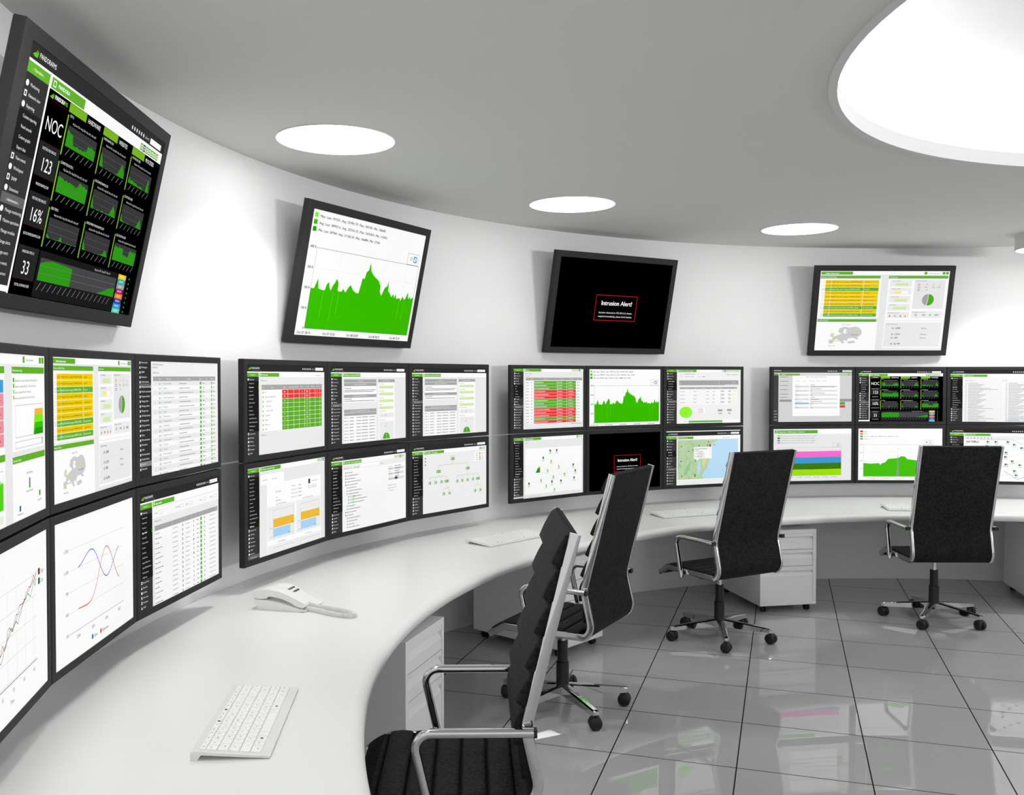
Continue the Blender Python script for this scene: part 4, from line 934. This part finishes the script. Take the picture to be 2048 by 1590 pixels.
def logs():
    p = ui(MENU, tab='Configuration', tabw=42, act=4, bg='#f1f1f1'); icons(p, 130, 9.4, 7, '#a9d68a', 3.6); p.up(); p.text('Agent configuration', 27, 20.6, 1.4, '#555'); p.text('Remote file', 91, 20.6, 1.4, '#555'); p.rect(92.6, 24, 93.4, 98, '#fff')
    for c in (27, 98):
        for k in range(31):
            y = 25.6 + k * 2.38
            if c == 98 and 27 < k < 31: p.rect(98, y - 1.4, 158, y + .6, '#dde8f4')
            p.up(); p.dash(c, y, 2.4, '#aaa', .7); p.dash(c + 5, y, 16 + (k * 13) % 17 + (22 if k in (4, 5, 20, 28) else 0), '#8a8a8a', .8, k); p.z -= 1
    return p
def stacked():
    p = Page('#ececec'); p.up(); p.rect(0, 0, 160, 10, '#fff'); p.rect(2, 2.4, 90, 8.6, '#62ae3a'); p.up(); p.frame(4.6, 3.8, 9.4, 7.6, '#fff', .6); p.text('Reporting > Module group Comparison', 12, 6.6, 2.2, '#fff', bold=True)
    for k, (c, t) in enumerate((('#9fe30e', 'GB_del datacenter | Free Space: Last: 80.68 ; Max: 80.94 ; Min: 80.61 ; Avg: 80.76'), ('#3f7a17', 'GB_del datacenter | Free Space: Last: 64 ; Max: 64.21 ; Min: 63.91 ; Avg: 64.1'), ('#3f9ed0', 'GB_del datacenter | Free Space: Last: 64.20 ; Max: 64 ; Min: 63.67 ; Avg: 63.80'), ('#fb6fcf', 'GB_del datacenter | Free Space: Last: 51.20 ; Max: 51 ; Min: 51 ; Avg: 50.64'))):
        y = 11.6 + k * 4.3; p.rect(8, y, 13.5, y + 2.7, c); p.text(t, 15.5, y + 2.3, 1.6, '#555', sx=.95)
    x0, x1 = 11, 139
    for a, b_, c in ((42, 54, '#fb6fcf'), (53.2, 65.2, '#3f9ed0'), (64.6, 76.4, '#3f7a17'), (76, 88, '#9fe30e')):
        p.area([(x0, a), (x0 + 50, a + .6), (x0 + 84, a + .2), (x1, a - .3)], b_, c); p.up()
    p.frame(x0, 35, x1, 88, '#999', .25); p.frame(121, 27, 137.5, 35, '#999', .25); p.frame(130, 29, 134, 33, '#4a8fd0', .6); p.text('100', 10, 37, 1.5, '#555', 'r')
    for k in range(7): p.text('May %d 0%d:00' % (17 + k, k), 18 + k * 17.6, 91.6, 1.5, '#444', 'c')
    return p
def spike():
    p = Page('#fff'); p.up()
    for k, (c, t) in enumerate((('#d01018', 'Events'), ('#fb7a2e', 'Alerts'), ('#3fbe14', 'Max.: Last: 128582 ; Avg.: 254945.28 ; Max.: 457818 ; Min.: 97752'), ('#999', 'Unknown'))):
        y = 4 + k * 4.7; p.rect(3.4, y, 9, y + 3, c); p.text(t, 11, y + 2.5, 1.7, '#333')
    x0, x1, y0, y1 = 10, 152, 30.5, 91
    for k in range(1, 4): p.rect(x0, y1 - 15.1 * k, x1, y1 - 15.1 * k + .2, '#e4e4e4')
    p.frame(x0, y0, x1, y1, '#999', .3); p.frame(124, 22, 143, 30.5, '#4a8fa0', .3); p.disc(130, 26, 1.5, '#a86', n=12); p.frame(134.5, 24, 139, 28.6, '#6ab0e0', .7); p.up()
    p.area([(10, 65.5), (18, 66), (24, 66.6), (34, 66), (40, 65.6), (42, 69), (45, 66), (52, 64), (55, 60), (58, 57.4), (72, 56.4), (77, 55.6), (82, 52.4), (90, 53.6), (93, 57.6), (97, 58.4), (110, 60), (130, 58), (152, 61)], y1, '#49c314'); p.up()
    p.area([(73, 91), (74.6, 62), (75.4, 46), (76.4, 62), (78, 91)], y1, '#9a9a9a'); p.text('0.0', 76.5, 39.6, 1.8, '#b04050', 'c')
    for k in range(1, 5): p.text('%d00 K' % k, 9, y1 - 15.1 * k + .8, 1.6, '#555', 'r')
    for k, t in enumerate(('Jul 18 06:28', 'Jul 18 22:48', 'Jul 19 10:34')): p.text(t, 27 + k * 25, 95.4, 1.6, '#444', 'c')
    return p
def ny_office():
    p = ui(MENU3, tab='NY Office map', tabw=46, sbw=25, bg='#ffffff', step=4.6); p.rect(p.x0, p.y0 + .2, 160, p.y0 + 5.4, '#f0f0f0'); p.up(); p.line([(27, 30), (36, 24), (58, 20), (110, 20), (130, 28), (160, 32)], '#555', .35); p.line([(96, 78), (120, 94), (135, 88), (160, 92)], '#555', .5); p.text('NY Office', 29, 26, 3.8, '#222', bold=True)
    for k in range(8): p.rect(31 + k * 6, p.y0 + 2, 33 + k * 6, p.y0 + 4, ('#6ab84a', '#aaa', '#88a', '#7ab')[k % 4])
    for (a, b_), (c, d) in zip(((60, 36), (60, 50), (70, 62), (80, 74), (60, 80)), ((110, 24), (130, 34), (130, 44), (150, 52), (120, 62))): p.line([(a, b_), (c, d)], '#bfe8b4', .35)
    p.up()
    for k, (x, y) in enumerate(((68, 24), (82, 24), (103, 24), (114, 29), (127, 35), (66, 32), (100, 44), (99, 52), (111, 60), (100, 66), (124, 67), (115, 78), (118, 86), (140, 48), (145, 74), (138, 60), (150, 30))):
        p.rect(x - 2.4, y - 1.6, x, y + 1.6, '#2a4a5a'); p.rect(x + .3, y - 1.2, x + 2.6, y + 1.2, '#5ab84a'); p.dash(x - 3, y + 4, 7, '#8a8a8a', .8)
    p.frame(70, 70, 103, 86, '#9ad48a', .3); return p
# ------------------------------------------------------------------ screens on the wall
def shell(w, h, d, bz, bzy, name_parts, root):
    """display housing: front face at y=0 looking to -y, back towards +y"""
    m = MB()
    def rc(a, b_, y): return [(-a / 2, y, -b_ / 2), (a / 2, y, -b_ / 2), (a / 2, y, b_ / 2), (-a / 2, y, b_ / 2)]
    e = .004
    m.loops([rc(w * .94, h * .92, d), rc(w - e * 2, h - e * 2, d * .8), rc(w, h, d * .7), rc(w, h, e), rc(w - e, h - e, e * .25), rc(w - 2 * e, h - 2 * e, 0), rc(w - 2 * bz, h - 2 * bzy, 0), rc(w - 2 * bz - .002, h - 2 * bzy - .002, .004)], True, True, False)
    m.build('bezel', M['frame'], root, 25)
def display(name, w, h, d, bz, bzy, page, loc, ang, tilt, wall_gap):
    """ang = direction (deg) from the room centre to the screen"""
    root = empty(name, loc); root.rotation_mode = 'XYZ'
    root.rotation_euler = (tilt, 0, R(ang - 90))
    shell(w, h, d, bz, bzy, None, root)
    s = page.build(w - 2 * bz, h - 2 * bzy, root); s.location = (0, .0035, 0)
    m = MB(); k = .09
    m.rbox(-k, k, d - .002, d + .008, -k * .8, k * .8, .003, 1)
    if wall_gap > .01: m.rbox(-k * .5, k * .5, d, d + wall_gap, -k * .5, k * .5, .003, 1)
    m.build('wall_mount', M['back'], root)
    return root
RM = 4.666; ZT, ZM, ZB = 1.836, 1.343, .848
edges = {1: (186.03, 177.40, 168.13), 2: (165.61, 155.91, 146.18, 136.34), 3: (133.744, 124.476, 115.191, 105.786), 4: (102.744, 93.433, 84.02, 74.61)}
edges[1] = (194.7,) + edges[1]
PG = {'infra': infra, 'noc': noc}
_cache = {}
def page(f, *a):
    k = (f.__name__,) + a
    if k not in _cache: _cache[k] = f(*a)
    return _cache[k]
banks = {
 1: ((dash_left, (), 'monitor at the left picture edge, upper row, with a pink cell table'), (infra, (), 'upper-row monitor with yellow table, grey Europe map and pie chart, nearest left bank'), (agents_scrolled, (), 'upper-row monitor listing grey agent rows with small green squares, right end of the nearest bank'),
     (lines_page, ('dogs',), 'lower-row monitor at the left edge with rising red and green zigzag lines'), (lines_page, ('sales',), 'lower-row white monitor with crossing blue and red curves'), (agents_table, (), 'lower-row monitor with agent list, dark menu and column of green squares')),
 2: ((groups_table, (), 'monitor showing a table with two red rows above green rows'), (news, (0,), 'middle upper monitor of the second bank with news boards and pale green bars'), (news, (1,), 'right upper monitor of the second bank with news boards and pale green bars'),
     (orange_blue, (), 'monitor with two orange and light blue bar charts'), (tree_page, (), 'monitor with a white tree list and a small dark blue bar'), (org_tree, (), 'monitor with a branching tree of small green boxes')),
 3: ((events_table, (), 'monitor with alternating red and green event rows'), (green_chart, (), 'small upper-row monitor with the jagged green area chart'), (report, (), 'monitor with a bright green ellipse and 100% OK rows'),
     (net_map, (), 'monitor with green computer icons joined by thin lines'), (alert, (), 'small black monitor reading Intrusion Alert behind a chair back'), (coast_map, (), 'monitor with a green and blue coast map')),
 4: ((modal, (), 'greyed-out monitor with a white pop-up form'), (noc, (), 'small black dashboard monitor with NOC tile and green graphs'), (logs, (), 'upper monitor at the right edge with two columns of log text'),
     (stacked, (), 'monitor with pink, blue, dark green and lime stacked bands'), (spike, (), 'monitor with green area chart and one grey spike'), (ny_office, (), 'monitor titled NY Office, half behind the farthest chair')),
}
for bk, pages in banks.items():
    ed = edges[bk]
    for i, (f, a, lab) in enumerate(pages):
        c, r = i % 3, i // 3
        p0, p1 = pol(RM, ed[c]), pol(RM, ed[c + 1]); mid = (p0 + p1) / 2
        zt, zb = (ZT, ZM + .0035) if r == 0 else (ZM - .0035, ZB)
        w = (p1 - p0).length - .003; h = zt - zb
        ang = math.degrees(math.atan2(mid.y - C.y, mid.x - C.x)); gap = RW - (mid.xy - C).length - .045
        o = display('wall_monitor', w, h, .042, .028, .026, f(*a), (mid.x, mid.y, (zt + zb) / 2), ang, 0, gap)
        tag(o, lab, 'monitor', 'monitors in three-wide double rows along the wall')
for ang, f, lab in ((181.85, noc, 'largest black screen at the upper left, tilted, with NOC dashboard'), (151.52, green_chart, 'large tilted wall screen with jagged green area chart under a text legend'),
                    (121.31, alert, 'large tilted black wall screen reading Intrusion Alert in a red box'), (90.78, infra, 'large tilted wall screen at right with yellow rows and Europe map')):
    p = pol(4.6548, ang, 2.3062) if ang < 180 else pol(4.665, ang, 2.316)
    o = display('wall_screen', 1.0899 + .094, .6756 + .088, .052, .047, .044, f(), p, ang, .2126, .0)
    m = MB(); m.rbox(-.08, .08, .05, .14, -.06, .06, .004, 1); m.build('mount_arm', M['back'], o)
    tag(o, lab, 'television', 'large screens tilted out from the upper wall')
# ------------------------------------------------------------------ light, camera
w = bpy.data.worlds.new('World'); SC.world = w; w.use_nodes = True
w.node_tree.nodes['Background'].inputs[0].default_value = (1, 1, 1, 1); w.node_tree.nodes['Background'].inputs[1].default_value = WORLD
# unseen soft light, aimed to suit the screens' shadows, over the added baffle wall
al = bpy.data.lights.new('side_light', 'AREA'); al.shape = 'RECTANGLE'; al.size = 1.8; al.size_y = .25; al.energy = SIDE
ao = bpy.data.objects.new('side_light', al); COL.objects.link(ao); ao.location = (8.9, .75, 2.2)
ao.rotation_euler = (Vector((1.0, 6.2, 2.2)) - ao.location).to_track_quat('-Z', 'Y').to_euler()
cam = bpy.data.cameras.new('camera'); co = bpy.data.objects.new('camera', cam); COL.objects.link(co)
co.location = (0, 0, 1.75); co.rotation_euler = (pi / 2 - .02221, 0, 0)
cam.sensor_width = 36; cam.lens = 1847.345 * 36 / 2048; cam.shift_x = (1024 - 985.14) / 2048; cam.clip_start = .05
SC.camera = co
SC.view_settings.view_transform = 'Standard'; SC.view_settings.look = 'None'; SC.view_settings.exposure = EXPO; SC.view_settings.gamma = 1; SC.view_settings.use_curve_mapping = False
SC.cycles.max_bounces = 10; SC.cycles.diffuse_bounces = 6; SC.cycles.glossy_bounces = 5
